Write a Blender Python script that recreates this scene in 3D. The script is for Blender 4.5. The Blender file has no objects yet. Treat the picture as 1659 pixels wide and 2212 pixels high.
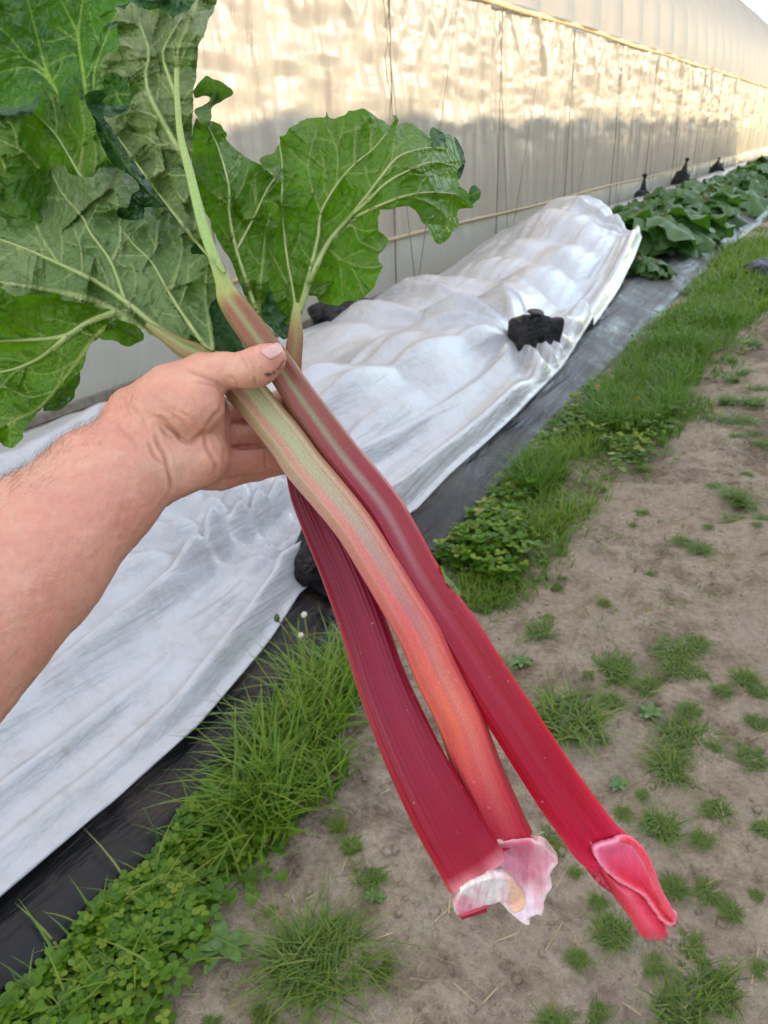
import bpy, math, random
import numpy as np
from mathutils import Matrix, Vector
from mathutils.geometry import delaunay_2d_cdt
R = math.radians
rng = np.random.default_rng(7)
random.seed(7)
SC = bpy.context.scene
COL = SC.collection

# ------------------------------------------------------------------ camera, sky, sun, exposure
FPX, CX, CY, HCAM = 1660.0, 829.5, 1106.0, 1.45
Yv = np.array([1060, -846, FPX]); Yv /= np.linalg.norm(Yv)
ROLL = R(-2)
_p = math.atan((Yv[0]*math.sin(ROLL) - Yv[1]*math.cos(ROLL))/Yv[2])
Uv = np.array([math.cos(_p)*math.sin(ROLL), -math.cos(_p)*math.cos(ROLL), -math.sin(_p)])
Xv = np.cross(Yv, Uv)
M = np.array([Xv, Yv, Uv])
CAMPOS = np.array([0, 0, HCAM])
cam = bpy.data.cameras.new('camera'); camo = bpy.data.objects.new('camera', cam); COL.objects.link(camo)
cm = Matrix.Identity(4)
for i in range(3):
    cm[i][0] = M[i, 0]; cm[i][1] = -M[i, 1]; cm[i][2] = -M[i, 2]; cm[i][3] = CAMPOS[i]
camo.matrix_world = cm
cam.sensor_width = 36; cam.lens = FPX/2212*36; cam.clip_start = 0.02; cam.clip_end = 2000
cam.dof.use_dof = True; cam.dof.focus_distance = 0.47; cam.dof.aperture_fstop = 22
SC.camera = camo

SUN_AZ, SUN_EL = R(54), R(11)
SDIR = np.array([math.sin(SUN_AZ)*math.cos(SUN_EL), math.cos(SUN_AZ)*math.cos(SUN_EL), math.sin(SUN_EL)])
w = bpy.data.worlds.new('World'); SC.world = w; w.use_nodes = True
wn = w.node_tree.nodes; wl = w.node_tree.links
bg = wn['Background']
sky = wn.new('ShaderNodeTexSky'); sky.sky_type = 'NISHITA'; sky.sun_disc = False
sky.sun_elevation = SUN_EL; sky.sun_rotation = SUN_AZ; sky.dust_density = 0.1; sky.ozone_density = 1.0
# thin evening cloud, mixed over the sky
tc = wn.new('ShaderNodeTexCoord'); mp = wn.new('ShaderNodeMapping'); mp.inputs['Scale'].default_value = (1, 1, 3.2)
nz = wn.new('ShaderNodeTexNoise'); nz.inputs['Scale'].default_value = 3.4; nz.inputs['Detail'].default_value = 7
rp = wn.new('ShaderNodeValToRGB'); rp.color_ramp.elements[0].position = .36; rp.color_ramp.elements[1].position = .60
mx = wn.new('ShaderNodeMixRGB'); mx.inputs[2].default_value = (2.15, 1.85, 1.62, 1)
wl.new(tc.outputs['Generated'], mp.inputs[0]); wl.new(mp.outputs[0], nz.inputs[0]); wl.new(nz.outputs[0], rp.inputs[0])
sx = wn.new('ShaderNodeSeparateXYZ'); wl.new(tc.outputs['Generated'], sx.inputs[0])   # clear band of sky above the horizon
mr_ = wn.new('ShaderNodeMapRange'); mr_.inputs['From Min'].default_value = .16; mr_.inputs['From Max'].default_value = .34; mr_.inputs['To Min'].default_value = .12; wl.new(sx.outputs[2], mr_.inputs['Value'])
ml = wn.new('ShaderNodeMath'); ml.operation = 'MULTIPLY'; wl.new(rp.outputs[0], ml.inputs[0]); wl.new(mr_.outputs[0], ml.inputs[1])
wl.new(ml.outputs[0], mx.inputs[0]); wl.new(sky.outputs[0], mx.inputs[1]); wl.new(mx.outputs[0], bg.inputs[0])
bg.inputs[1].default_value = 0.15
sl = bpy.data.lights.new('sun', 'SUN'); sl.energy = 2.0; sl.angle = R(0.5); sl.color = (1.0, .74, .42)
so = bpy.data.objects.new('sun', sl); COL.objects.link(so)
so.rotation_euler = Vector(-SDIR).to_track_quat('-Z', 'Y').to_euler()
SC.view_settings.view_transform = 'Standard'; SC.view_settings.look = 'None'
SC.view_settings.exposure = 2.55; SC.view_settings.gamma = 1
SC.render.engine = 'CYCLES'
SC.cycles.max_bounces = 8; SC.cycles.diffuse_bounces = 3; SC.cycles.transparent_max_bounces = 8

# ------------------------------------------------------------------ helpers
def P(px, py, z):
    px, py, z = np.broadcast_arrays(np.asarray(px, float), np.asarray(py, float), np.asarray(z, float))
    c = np.stack([(px-CX)/FPX*z, (py-CY)/FPX*z, z], -1)
    return c @ M.T + CAMPOS
def ray(px, py): return M @ np.array([(px-CX)/FPX, (py-CY)/FPX, 1.])
def G(px, py, z=0.):
    d = ray(px, py); return CAMPOS + d*(z-HCAM)/d[2]
def R1(x, y): return (x*.3638, y*.3638)
def R2(x, y): return (493.7+x*.3638, 164.6+y*.3638)
def R3(x, y): return (x*.3638, 493.7+y*.3638)
def R4(x, y): return (329.2+x*.2645, 685.8+y*.2645)
def R6(x, y): return (877.8+x*.3968, 1645.8+y*.3968)
def mapp(fn, pts): return np.array([fn(*p) for p in pts], float)

def _h(i, j, k, s):
    n = (i*374761393 + j*668265263 + k*2147483647 + s*974711) & 0xffffffff
    n = ((n ^ (n >> 13))*1274126177) & 0xffffffff
    return ((n ^ (n >> 16)) & 0xffff)/65535.0
def vnoise(x, y, z=0., s=0):
    x, y, z = np.broadcast_arrays(np.asarray(x, float), np.asarray(y, float), np.asarray(z, float))
    xi, yi, zi = np.floor(x).astype(np.int64), np.floor(y).astype(np.int64), np.floor(z).astype(np.int64)
    fx, fy, fz = x-xi, y-yi, z-zi
    fx, fy, fz = [f*f*(3-2*f) for f in (fx, fy, fz)]
    r = 0
    for a in (0, 1):
        for b in (0, 1):
            for c in (0, 1):
                r = r + _h(xi+a, yi+b, zi+c, s)*(fx if a else 1-fx)*(fy if b else 1-fy)*(fz if c else 1-fz)
    return r*2-1
def fbm(x, y, z=0., s=0, o=4, g=.5):
    r, a = 0, 1
    for i in range(o):
        r = r + a*vnoise(np.asarray(x)*2**i, np.asarray(y)*2**i, np.asarray(z)*2**i, s+i*17); a *= g
    return r
def sstep(a, b, x):
    t = np.clip((x-a)/(b-a), 0, 1); return t*t*(3-2*t)

def tag(o, label=None, cat=None, group=None, kind=None):
    if label: o['label'] = label
    if cat: o['category'] = cat
    if group: o['group'] = group
    if kind: o['kind'] = kind
    return o
def empty(name, loc=(0, 0, 0)):
    o = bpy.data.objects.new(name, None); o.location = loc; COL.objects.link(o); return o
def link(name, me, mats, parent=None):
    o = bpy.data.objects.new(name, me); COL.objects.link(o)
    if not isinstance(mats, (list, tuple)): mats = [mats]
    if len(me.materials) == 0:
        for m in mats: me.materials.append(m)
    if parent is not None:
        o.parent = parent
        o.matrix_parent_inverse = Matrix.Translation(-Vector(parent.location))
    return o
def mesh(name, v, f, mats, parent=None, smooth=True, attrs=None, cols=None):
    me = bpy.data.meshes.new(name)
    v = np.asarray(v, np.float32)
    if isinstance(f, np.ndarray):
        n, k = f.shape
        me.vertices.add(len(v)); me.vertices.foreach_set('co', v.ravel())
        me.loops.add(n*k); me.loops.foreach_set('vertex_index', f.ravel().astype(np.int32))
        me.polygons.add(n); me.polygons.foreach_set('loop_start', np.arange(0, n*k, k, dtype=np.int32))
        me.update(calc_edges=True); me.validate()
    else:
        me.from_pydata(v.tolist(), [], f); me.update()
    if smooth: me.polygons.foreach_set('use_smooth', np.ones(len(me.polygons), bool))
    for k, a in (attrs or {}).items():
        at = me.attributes.new(k, 'FLOAT', 'POINT'); at.data.foreach_set('value', np.asarray(a, np.float32))
    if cols is not None:
        at = me.attributes.new('pigment', 'FLOAT_COLOR', 'POINT')
        c = np.ones((len(v), 4), np.float32); c[:, :3] = cols
        at.data.foreach_set('color', c.ravel())
    return link(name, me, mats, parent)
def grid_faces(nu, nv, wrap=False):
    i = np.arange(nu-1)[:, None]; j = np.arange(nv if wrap else nv-1)[None, :]
    j2 = (j+1) % nv
    a = i*nv+j; b = i*nv+j2; c = (i+1)*nv+j2; d = (i+1)*nv+j
    return np.stack([a, b, c, d], -1).reshape(-1, 4)
class MB:
    def __init__(s): s.v = []; s.f = []
    def add(s, v, f):
        n = len(s.v); s.v += [tuple(p) for p in v]; s.f += [tuple(i+n for i in q) for q in f]
    def box(s, lo, hi):
        x0, y0, z0 = lo; x1, y1, z1 = hi
        s.add([(x0,y0,z0),(x1,y0,z0),(x1,y1,z0),(x0,y1,z0),(x0,y0,z1),(x1,y0,z1),(x1,y1,z1),(x0,y1,z1)],
              [(3,2,1,0),(4,5,6,7),(0,1,5,4),(1,2,6,5),(2,3,7,6),(3,0,4,7)])
    def tube(s, pts, r, n=8):
        pts = [np.asarray(p, float) for p in pts]
        if np.isscalar(r): r = [r]*len(pts)
        vs, fs = [], []
        for i, p in enumerate(pts):
            t = pts[min(i+1, len(pts)-1)]-pts[max(i-1, 0)]; t /= np.linalg.norm(t)+1e-9
            a = np.cross(t, (0, 0, 1.) if abs(t[2]) < .9 else (1., 0, 0)); a /= np.linalg.norm(a); b = np.cross(t, a)
            for k in range(n):
                q = 2*math.pi*k/n; vs.append(p+r[i]*(a*math.cos(q)+b*math.sin(q)))
        for i in range(len(pts)-1):
            for k in range(n):
                fs.append((i*n+k, i*n+(k+1) % n, (i+1)*n+(k+1) % n, (i+1)*n+k))
        fs.append(tuple(range(n))[::-1]); fs.append(tuple((len(pts)-1)*n+k for k in range(n)))
        s.add(vs, fs)
    def build(s, name, mat, parent=None, smooth=True):
        return mesh(name, s.v, s.f, mat, parent, smooth)

# ------------------------------------------------------------------ materials
class NT:
    def __init__(s, name):
        s.m = bpy.data.materials.new(name); s.m.use_nodes = True
        s.t = s.m.node_tree; s.n = s.t.nodes; s.b = s.n['Principled BSDF']; s.out = s.n['Material Output']
    def node(s, t, **k):
        n = s.n.new(t)
        for a, v in k.items():
            if a.startswith('_'): setattr(n, a[1:], v)
            else: n.inputs[int(a[1:]) if a[0] == 'i' and a[1:].isdigit() else a.replace('__', ' ')].default_value = v
        return n
    def l(s, a, b): s.t.links.new(a, b)
    def coord(s, scale=(1, 1, 1), kind='Object', rot=(0, 0, 0)):
        c = s.n.new('ShaderNodeTexCoord'); m = s.n.new('ShaderNodeMapping')
        m.inputs['Scale'].default_value = scale; m.inputs['Rotation'].default_value = rot
        s.l(c.outputs[kind], m.inputs[0]); return m.outputs[0]
    def noise(s, co, scale, detail=4, rough=.5, dist=0):
        n = s.node('ShaderNodeTexNoise', Scale=scale, Detail=detail, Roughness=rough, Distortion=dist); s.l(co, n.inputs['Vector']); return n.outputs['Fac']
    def ramp(s, fac, stops):
        r = s.n.new('ShaderNodeValToRGB'); e = r.color_ramp.elements
        while len(e) < len(stops): e.new(.5)
        for i, (p, c) in enumerate(stops):
            e[i].position = p; e[i].color = (*c, 1) if len(c) == 3 else c
        s.l(fac, r.inputs[0]); return r.outputs[0]
    def mix(s, fac, a, b, blend='MIX'):
        m = s.n.new('ShaderNodeMixRGB'); m.blend_type = blend
        for k, v in ((0, fac), (1, a), (2, b)):
            if isinstance(v, (int, float)): m.inputs[k].default_value = v
            elif isinstance(v, tuple): m.inputs[k].default_value = (*v, 1)
            else: s.l(v, m.inputs[k])
        return m.outputs[0]
    def math(s, op, a, b=0.):
        m = s.n.new('ShaderNodeMath'); m.operation = op
        for k, v in ((0, a), (1, b)):
            if isinstance(v, (int, float)): m.inputs[k].default_value = v
            else: s.l(v, m.inputs[k])
        return m.outputs[0]
    def attr(s, name, out='Fac'):
        a = s.n.new('ShaderNodeAttribute'); a.attribute_name = name; return a.outputs[out]
    def bump(s, h, strength=.5, dist=.01, prev=None):
        b = s.node('ShaderNodeBump', Strength=strength, Distance=dist); s.l(h, b.inputs['Height'])
        if prev is not None: s.l(prev, b.inputs['Normal'])
        return b.outputs[0]
    def set(s, col=None, rough=None, spec=None, normal=None, **k):
        for key, v in (('Base Color', col), ('Roughness', rough), ('Specular IOR Level', spec), ('Normal', normal), *[(a.replace('__', ' '), v) for a, v in k.items()]):
            if v is None: continue
            if isinstance(v, (int, float)): s.b.inputs[key].default_value = v
            elif isinstance(v, tuple): s.b.inputs[key].default_value = (*v, 1) if len(v) == 3 and key in ('Base Color',) else v
            else: s.l(v, s.b.inputs[key])
        return s
    def translucent(s, col, fac, normal=None):
        t = s.n.new('ShaderNodeBsdfTranslucent'); m = s.n.new('ShaderNodeMixShader')
        if isinstance(col, tuple): t.inputs[0].default_value = (*col, 1)
        else: s.l(col, t.inputs[0])
        if normal is not None: s.l(normal, t.inputs['Normal'])
        if isinstance(fac, (int, float)): m.inputs[0].default_value = fac
        else: s.l(fac, m.inputs[0])
        s.l(s.b.outputs[0], m.inputs[1]); s.l(t.outputs[0], m.inputs[2]); s.l(m.outputs[0], s.out.inputs[0])

def plain(name, col, rough=.6, spec=.4, var=.25, scale=20):
    t = NT(name); c = t.coord(); n = t.noise(c, scale)
    lo = tuple(x*(1-var) for x in col); hi = tuple(min(1, x*(1+var)) for x in col)
    t.set(t.ramp(n, [(.3, lo), (.7, hi)]), rough, spec, t.bump(n, .3, .005)); return t.m

def leaf_material(name, blade_a, blade_b, vein, trans, tfac, rough, netstr=.5):
    t = NT(name); c = t.coord()
    d = t.node('ShaderNodeTexNoise', Scale=60., Detail=2.); t.l(c, d.inputs['Vector'])
    wc = t.mix(.008, c, d.outputs['Color'], 'ADD')
    v = t.node('ShaderNodeTexVoronoi', Scale=95., _feature='DISTANCE_TO_EDGE'); t.l(wc, v.inputs['Vector'])
    v2 = t.node('ShaderNodeTexVoronoi', Scale=240., _feature='DISTANCE_TO_EDGE'); t.l(wc, v2.inputs['Vector'])
    net = t.ramp(v.outputs['Distance'], [(0, (1, 1, 1)), (.05, (.45,)*3), (.12, (0, 0, 0))])
    net2 = t.ramp(v2.outputs['Distance'], [(0, (1, 1, 1)), (.08, (0, 0, 0))])
    big = t.noise(c, 22, 3)
    blade = t.mix(t.ramp(big, [(.35, (0,)*3), (.65, (1,)*3)]), blade_a, blade_b)
    blade = t.mix(t.math('MULTIPLY', net, .42*netstr), blade, vein)
    blade = t.mix(t.math('MULTIPLY', net2, .12*netstr), blade, vein)
    va = t.attr('vein')
    col = t.mix(va, blade, vein)
    fine = t.noise(c, 900, 2)
    hgt = t.math('ADD', t.math('MULTIPLY', net, -.6 if 'top' in name else .6), t.math('MULTIPLY', fine, .25))
    sm = t.ramp(v.outputs['Distance'], [(0, (0, 0, 0)), (.5, (1,)*3)])
    hgt = t.math('ADD', hgt, t.math('MULTIPLY', sm, .8 if 'top' in name else -.8))
    nb = t.bump(hgt, .6, .0013)
    t.set(col, rough, .35, nb)
    tr = t.mix(va, trans, tuple(x*.6 for x in trans))
    tr = t.mix(t.math('MULTIPLY', net, .35), tr, tuple(x*.45 for x in trans))
    t.translucent(tr, tfac, nb)
    return t.m
M_UNDER = leaf_material('leaf underside', (.105, .190, .062), (.175, .255, .105), (.38, .46, .18), (.15, .36, .02), .30, .33)
M_UNDER_LIT = leaf_material('leaf underside lit', (.115, .185, .062), (.22, .275, .12), (.42, .50, .20), (.16, .36, .03), .26, .38)  # paler copy of the underside, warm light off the tunnel wall painted in
M_UNDER2 = leaf_material('leaf underside bright', (.056, .150, .012), (.115, .235, .028), (.36, .45, .13), (.17, .44, .006), .44, .33)
M_TOP = leaf_material('leaf top', (.012, .055, .032), (.055, .16, .022), (.30, .46, .08), (.18, .50, .02), .22, .30)  # lime patches and bright veins partly paint light passing through the leaf
t = NT('leaf vein'); c = t.coord(); n = t.noise(c, 60, 3)
t.set(t.ramp(n, [(.35, (.27, .37, .12)), (.65, (.38, .46, .18))]), .4, .4, t.bump(t.noise(c, 500, 2), .1, .0004)); t.b.inputs['Subsurface Weight'].default_value = .1; t.b.inputs['Subsurface Scale'].default_value = .003
M_VEIN = t.m
M_TOPD = leaf_material('leaf top dark', (.028, .092, .040), (.045, .13, .042), (.12, .2, .06), (.04, .16, .01), .15, .36)

def pigment_material(name, rough, spec, fibre, sss=0., coat=0., fibre_amt=.25):
    t = NT(name); pc = t.attr('pigment', 'Color')
    uv = t.n.new('ShaderNodeUVMap'); uv.uv_map = 'uv'
    m = t.n.new('ShaderNodeMapping'); m.inputs['Scale'].default_value = fibre; t.l(uv.outputs[0], m.inputs[0])
    n = t.noise(m.outputs[0], 1, 5, .6)
    c = t.coord(); n2 = t.noise(c, 700, 3, .6)
    f = t.ramp(n, [(.3, (1-fibre_amt,)*3), (.7, (1+fibre_amt,)*3)])
    f2 = t.ramp(n2, [(.3, (.88,)*3), (.7, (1.12,)*3)])
    col = t.mix(1, t.mix(1, pc, f, 'MULTIPLY'), f2, 'MULTIPLY')
    spk = t.noise(c, 260, 1); col = t.mix(t.ramp(spk, [(.76, (0,)*3), (.80, (.35,)*3)]), col, (.75, .45, .4))
    t.set(col, rough, spec, t.bump(n, .30, .0004, t.bump(n2, .10, .0003)))
    t.b.inputs['Subsurface Weight'].default_value = sss
    t.b.inputs['Subsurface Radius'].default_value = (1, .15, .1); t.b.inputs['Subsurface Scale'].default_value = .006
    t.b.inputs['Coat Weight'].default_value = coat; t.b.inputs['Coat Roughness'].default_value = .25
    return t.m
M_STALK = pigment_material('rhubarb skin', .33, .30, (900, 9, 1), .09, .0, .10)
M_FLESH = pigment_material('rhubarb flesh', .42, .4, (300, 20, 1), .35, .1, .12)

# ------------------------------------------------------------------ leaf sheets
def catmull(pts, closed, step):
    pts = np.asarray(pts, float); n = len(pts); out = []
    rngi = range(n) if closed else range(n-1)
    for i in rngi:
        p0 = pts[(i-1) % n] if closed or i > 0 else pts[i]
        p1 = pts[i]; p2 = pts[(i+1) % n]
        p3 = pts[(i+2) % n] if closed or i+2 < n else p2
        k = max(1, int(round(np.linalg.norm(p2-p1)/step)))
        for j in range(k):
            t = j/k
            out.append(.5*((2*p1)+(-p0+p2)*t+(2*p0-5*p1+4*p2-p3)*t*t+(-p0+3*p1-3*p2+p3)*t**3))
    if not closed: out.append(pts[-1])
    return np.array(out)
def inside(pts, poly):
    x, y = pts[:, 0], pts[:, 1]; r = np.zeros(len(pts), bool)
    for (x0, y0), (x1, y1) in zip(poly, np.roll(poly, -1, 0)):
        if y0 == y1: continue
        c = ((y0 > y) != (y1 > y)) & (x < (x1-x0)*(y-y0)/(y1-y0)+x0); r ^= c
    return r
def seg_dist(pts, a, b):
    ab = b-a; t = np.clip(((pts-a) @ ab)/(ab @ ab+1e-9), 0, 1)
    return np.linalg.norm(pts-(a+t[:, None]*ab), axis=1), t
def triangulate(outline, sp, step=None):
    ol = catmull(outline, True, step or sp*.8)
    lo, hi = ol.min(0), ol.max(0)
    xs = np.arange(lo[0], hi[0], sp); ys = np.arange(lo[1], hi[1], sp*.866)
    gx, gy = np.meshgrid(xs, ys); gx = gx+(np.arange(len(ys)) % 2)[:, None]*sp*.5
    g = np.stack([gx.ravel(), gy.ravel()], 1)
    g = g+rng.uniform(-.15, .15, g.shape)*sp
    g = g[inside(g, ol)]
    de = np.full(len(g), 1e9)
    for a, b in zip(ol, np.roll(ol, -1, 0)): de = np.minimum(de, seg_dist(g, a, b)[0])
    g = g[de > sp*.55]
    al = np.vstack([ol, g])
    r = delaunay_2d_cdt([Vector(p) for p in al.tolist()], [], [list(range(len(ol)))], 1, 1e-5)
    v = np.array([(p[0], p[1]) for p in r[0]]); f = np.array([t for t in r[2] if len(t) == 3])
    a, b, c = v[f[:, 0]], v[f[:, 1]], v[f[:, 2]]
    cr = (b[:, 0]-a[:, 0])*(c[:, 1]-a[:, 1])-(b[:, 1]-a[:, 1])*(c[:, 0]-a[:, 0])
    f[cr > 0] = f[cr > 0][:, ::-1]
    return v, f, ol
def branches(veins, outline, seed, every=72, ln=(45, 95), w=1.3):
    r = random.Random(seed); out = []
    for pl, w0, w1 in veins:
        pl = catmull(pl, False, 8); acc = r.uniform(0, every); side = r.choice((-1, 1))
        tot = len(pl)*8
        for i in range(3, len(pl)-2):
            acc += 8
            if acc > every*r.uniform(.75, 1.3):
                acc = 0; side = -side
                t = pl[i+1]-pl[i-1]; t /= np.linalg.norm(t)+1e-9
                a = side*R(r.uniform(38, 62)); L = r.uniform(*ln)*min(1, .5+tot/500)
                d = np.array([t[0]*math.cos(a)-t[1]*math.sin(a), t[0]*math.sin(a)+t[1]*math.cos(a)])
                q = [pl[i]]; turn = -side*r.uniform(.02, .06)
                for k in range(int(L/9)):
                    q.append(q[-1]+d*9); c, s_ = math.cos(turn+r.uniform(-.12, .12)), math.sin(turn+r.uniform(-.12, .12))
                    d = np.array([d[0]*c-d[1]*s_, d[0]*s_+d[1]*c])
                q = np.array(q)
                ok = inside(q, outline)
                if not ok.all(): q = q[:max(2, int(np.argmin(ok)))]
                if len(q) > 2: out.append((q, min(w, .6*w0+.4), .5))
    return out
def leaf(name, outline, veins, zfn, mat, parent, sp=3.6, bulge=.0065, lam=22, ruf=.006, rlen=60, freq=.045, seed=1, jag=2.2, rise=.0013, subs=True, crinkle=.0024):
    outline = np.asarray(outline, float)
    ol = catmull(outline, True, 5)
    per = np.arange(len(ol))*5.
    nrm = np.roll(ol, -1, 0)-np.roll(ol, 1, 0); nrm = np.stack([nrm[:, 1], -nrm[:, 0]], 1)/(np.linalg.norm(nrm, axis=1)[:, None]+1e-9)
    ol = ol+nrm*(vnoise(per*.06, seed, 0, seed)*jag+vnoise(per*.16, seed, 3, seed)*jag*.5)[:, None]
    v, f, ol2 = triangulate(ol, sp, 4)
    de = np.full(len(v), 1e9); pp = np.zeros(len(v))
    for i, (a, b) in enumerate(zip(ol2, np.roll(ol2, -1, 0))):
        d, t = seg_dist(v, a, b); m = d < de; de[m] = d[m]; pp[m] = i*4
    allv = [(np.asarray(p, float), a, b) for p, a, b in veins]
    if subs: allv = allv+branches(allv, ol, seed)
    dv = np.full(len(v), 1e9); col = np.zeros(len(v)); ridge = np.zeros(len(v))
    for pl, w0, w1 in allv:
        pl = catmull(pl, False, 9); n = len(pl)-1
        for i in range(n):
            d, t = seg_dist(v, pl[i], pl[i+1]); hw = w0+(w1-w0)*(i+t)/n
            dv = np.minimum(dv, np.maximum(d-hw, 0)+(9 if w0 < 2 else 0))
            wide = np.maximum(hw, 1.7)
            k = np.clip(1.25-d/wide, 0, 1); k = np.minimum(1, k*1.6)*np.minimum(1, .45+hw/3.5)
            col = np.maximum(col, k)
            ridge = np.maximum(ridge, np.sqrt(np.clip(1-(d/(np.maximum(hw, 2.2)*1.25))**2, 0, 1))*np.minimum(hw, 14)/3.)
    z = zfn(v[:, 0], v[:, 1])
    z = z+bulge*(1-np.exp(-dv/lam))-ridge*rise
    e = np.exp(-de/rlen)
    z = z+1.6*ruf*e*(np.sin(pp*freq+3*vnoise(pp*.01, seed, 0, 5))+.6*vnoise(pp*.05, seed, 1, 9))
    z = z+crinkle*fbm(v[:, 0]*.035, v[:, 1]*.035, seed, seed, 3)*np.minimum(1, dv/10)
    lo_ = mesh(name, P(v[:, 0], v[:, 1], z), f, mat, parent, True, {'vein': np.clip(col, 0, 1)})
    if bulge > 0:
        for pl, w0, w1 in veins:
            if w0 < 4.4: continue
            pl = catmull(np.asarray(pl, float), False, 7); zz_ = np.array([z[np.argmin(((v-q)**2).sum(1))] for q in pl])
            ke = np.ones(7)/7; zz_ = np.convolve(np.pad(zz_, 3, 'edge'), ke, 'valid')
            rr_ = np.linspace(w0, w1, len(pl))*.80/FPX*.48*(1+.06*vnoise(np.arange(len(pl))*.4, seed))
            keep_ = inside(pl, ol) | (np.arange(len(pl)) < 3); keep_ = np.cumprod(keep_).astype(bool)
            if keep_.sum() < 3: continue
            b = MB(); b.tube(list(P(pl[keep_, 0], pl[keep_, 1], zz_[keep_]-.0003)), list(rr_[keep_]), 10); b.build('leaf_vein', M_VEIN, parent)
    return lo_
def plane(z0, x0, y0, gx, gy, extra=None):
    def fn(x, y):
        z = z0+gx*(x-x0)/100+gy*(y-y0)/100
        return z+(extra(x, y) if extra else 0)
    return fn

# ------------------------------------------------------------------ stalks
def stalk_tube(name, ctr, colfn, parent, mat, thick=.72, nr=40, prof=None, cap=True):
    ctr = np.array(ctr, float)
    c = catmull(ctr, False, 9); n = len(c)
    pos = P(c[:, 0], c[:, 1], c[:, 2]); hw = c[:, 3]*.5/FPX*c[:, 2]
    T = np.gradient(pos, axis=0); T /= np.linalg.norm(T, axis=1)[:, None]
    V = CAMPOS-pos; V /= np.linalg.norm(V, axis=1)[:, None]
    S = np.cross(V, T); S /= np.linalg.norm(S, axis=1)[:, None]
    Nn = np.cross(T, S); Nn *= np.sign((Nn*V).sum(1))[:, None]
    th = np.linspace(0, 2*np.pi, nr, endpoint=False)
    L = np.concatenate([[0], np.cumsum(np.linalg.norm(np.diff(pos, axis=0), axis=1))])
    u = L/L[-1]
    right = M @ np.array([1., 0, 0])
    S *= np.sign(S @ right)[:, None]
    e = .78
    cx_ = np.sign(np.cos(th))*np.abs(np.cos(th))**e; sy = np.sign(np.sin(th))*np.abs(np.sin(th))**e
    U, TH = np.meshgrid(u, th, indexing='ij')
    dn = prof(U, np.broadcast_to(cx_, U.shape), np.broadcast_to(sy, U.shape)) if prof else 0
    if not np.isscalar(thick): thick = np.interp(u, [q[0] for q in thick], [q[1] for q in thick])[:, None]
    yy = thick*np.broadcast_to(sy, U.shape)+dn
    v = pos[:, None]+S[:, None]*(hw[:, None]*cx_[None])[..., None]+Nn[:, None]*(hw[:, None]*yy)[..., None]
    f = grid_faces(n, nr, True)
    cols = colfn(U, np.broadcast_to(cx_, U.shape), np.broadcast_to(sy, U.shape)).reshape(-1, 3)
    vv = v.reshape(-1, 3)
    o = mesh(name, vv, f, mat, parent, True, None, cols)
    me = o.data
    uvl = me.uv_layers.new(name='uv')
    li = np.zeros(len(me.loops), np.int32); me.loops.foreach_get('vertex_index', li)
    uu = np.stack([(li % nr)/nr*.12, (L[li//nr])], 1)
    # keep the seam (the back) from stretching
    uvl.data.foreach_set('uv', uu.astype(np.float32).ravel())
    return o, (pos, S, Nn, hw, T)
def srgb(*c):
    c = np.array(c, float)/255; return np.where(c < .04045, c/12.92, ((c+.055)/1.055)**2.4)
def lerp_table(u, tab):
    us = [t[0] for t in tab]; cs = np.array([t[1] for t in tab])
    return np.stack([np.interp(u, us, cs[:, k]) for k in range(3)], -1)
def mixc(a, b, t): return a*(1-t[..., None])+b*t[..., None]
def flap(name, outline, zfn, colfn, mat, parent, sp=4, thick=.0016, jag=.8, seed=3):
    ol = catmull(np.asarray(outline, float), True, 4)
    ol = ol+np.stack([vnoise(np.arange(len(ol))*.6, seed, 0, seed), vnoise(np.arange(len(ol))*.6, seed, 5, seed)], 1)*jag
    v, f, ol2 = triangulate(ol, sp, 4)
    de = np.full(len(v), 1e9)
    for a, b in zip(ol2, np.roll(ol2, -1, 0)): de = np.minimum(de, seg_dist(v, a, b)[0])
    z = zfn(v[:, 0], v[:, 1], de)
    o = mesh(name, P(v[:, 0], v[:, 1], z), f, mat, parent, True, None, colfn(v[:, 0], v[:, 1], de))
    uvl = o.data.uv_layers.new(name='uv')
    li = np.zeros(len(o.data.loops), np.int32); o.data.loops.foreach_get('vertex_index', li)
    uvl.data.foreach_set('uv', (v[li]*.0003).astype(np.float32).ravel())
    if thick:
        s = o.modifiers.new('thickness', 'SOLIDIFY'); s.thickness = thick; s.offset = -1
    return o

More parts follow.
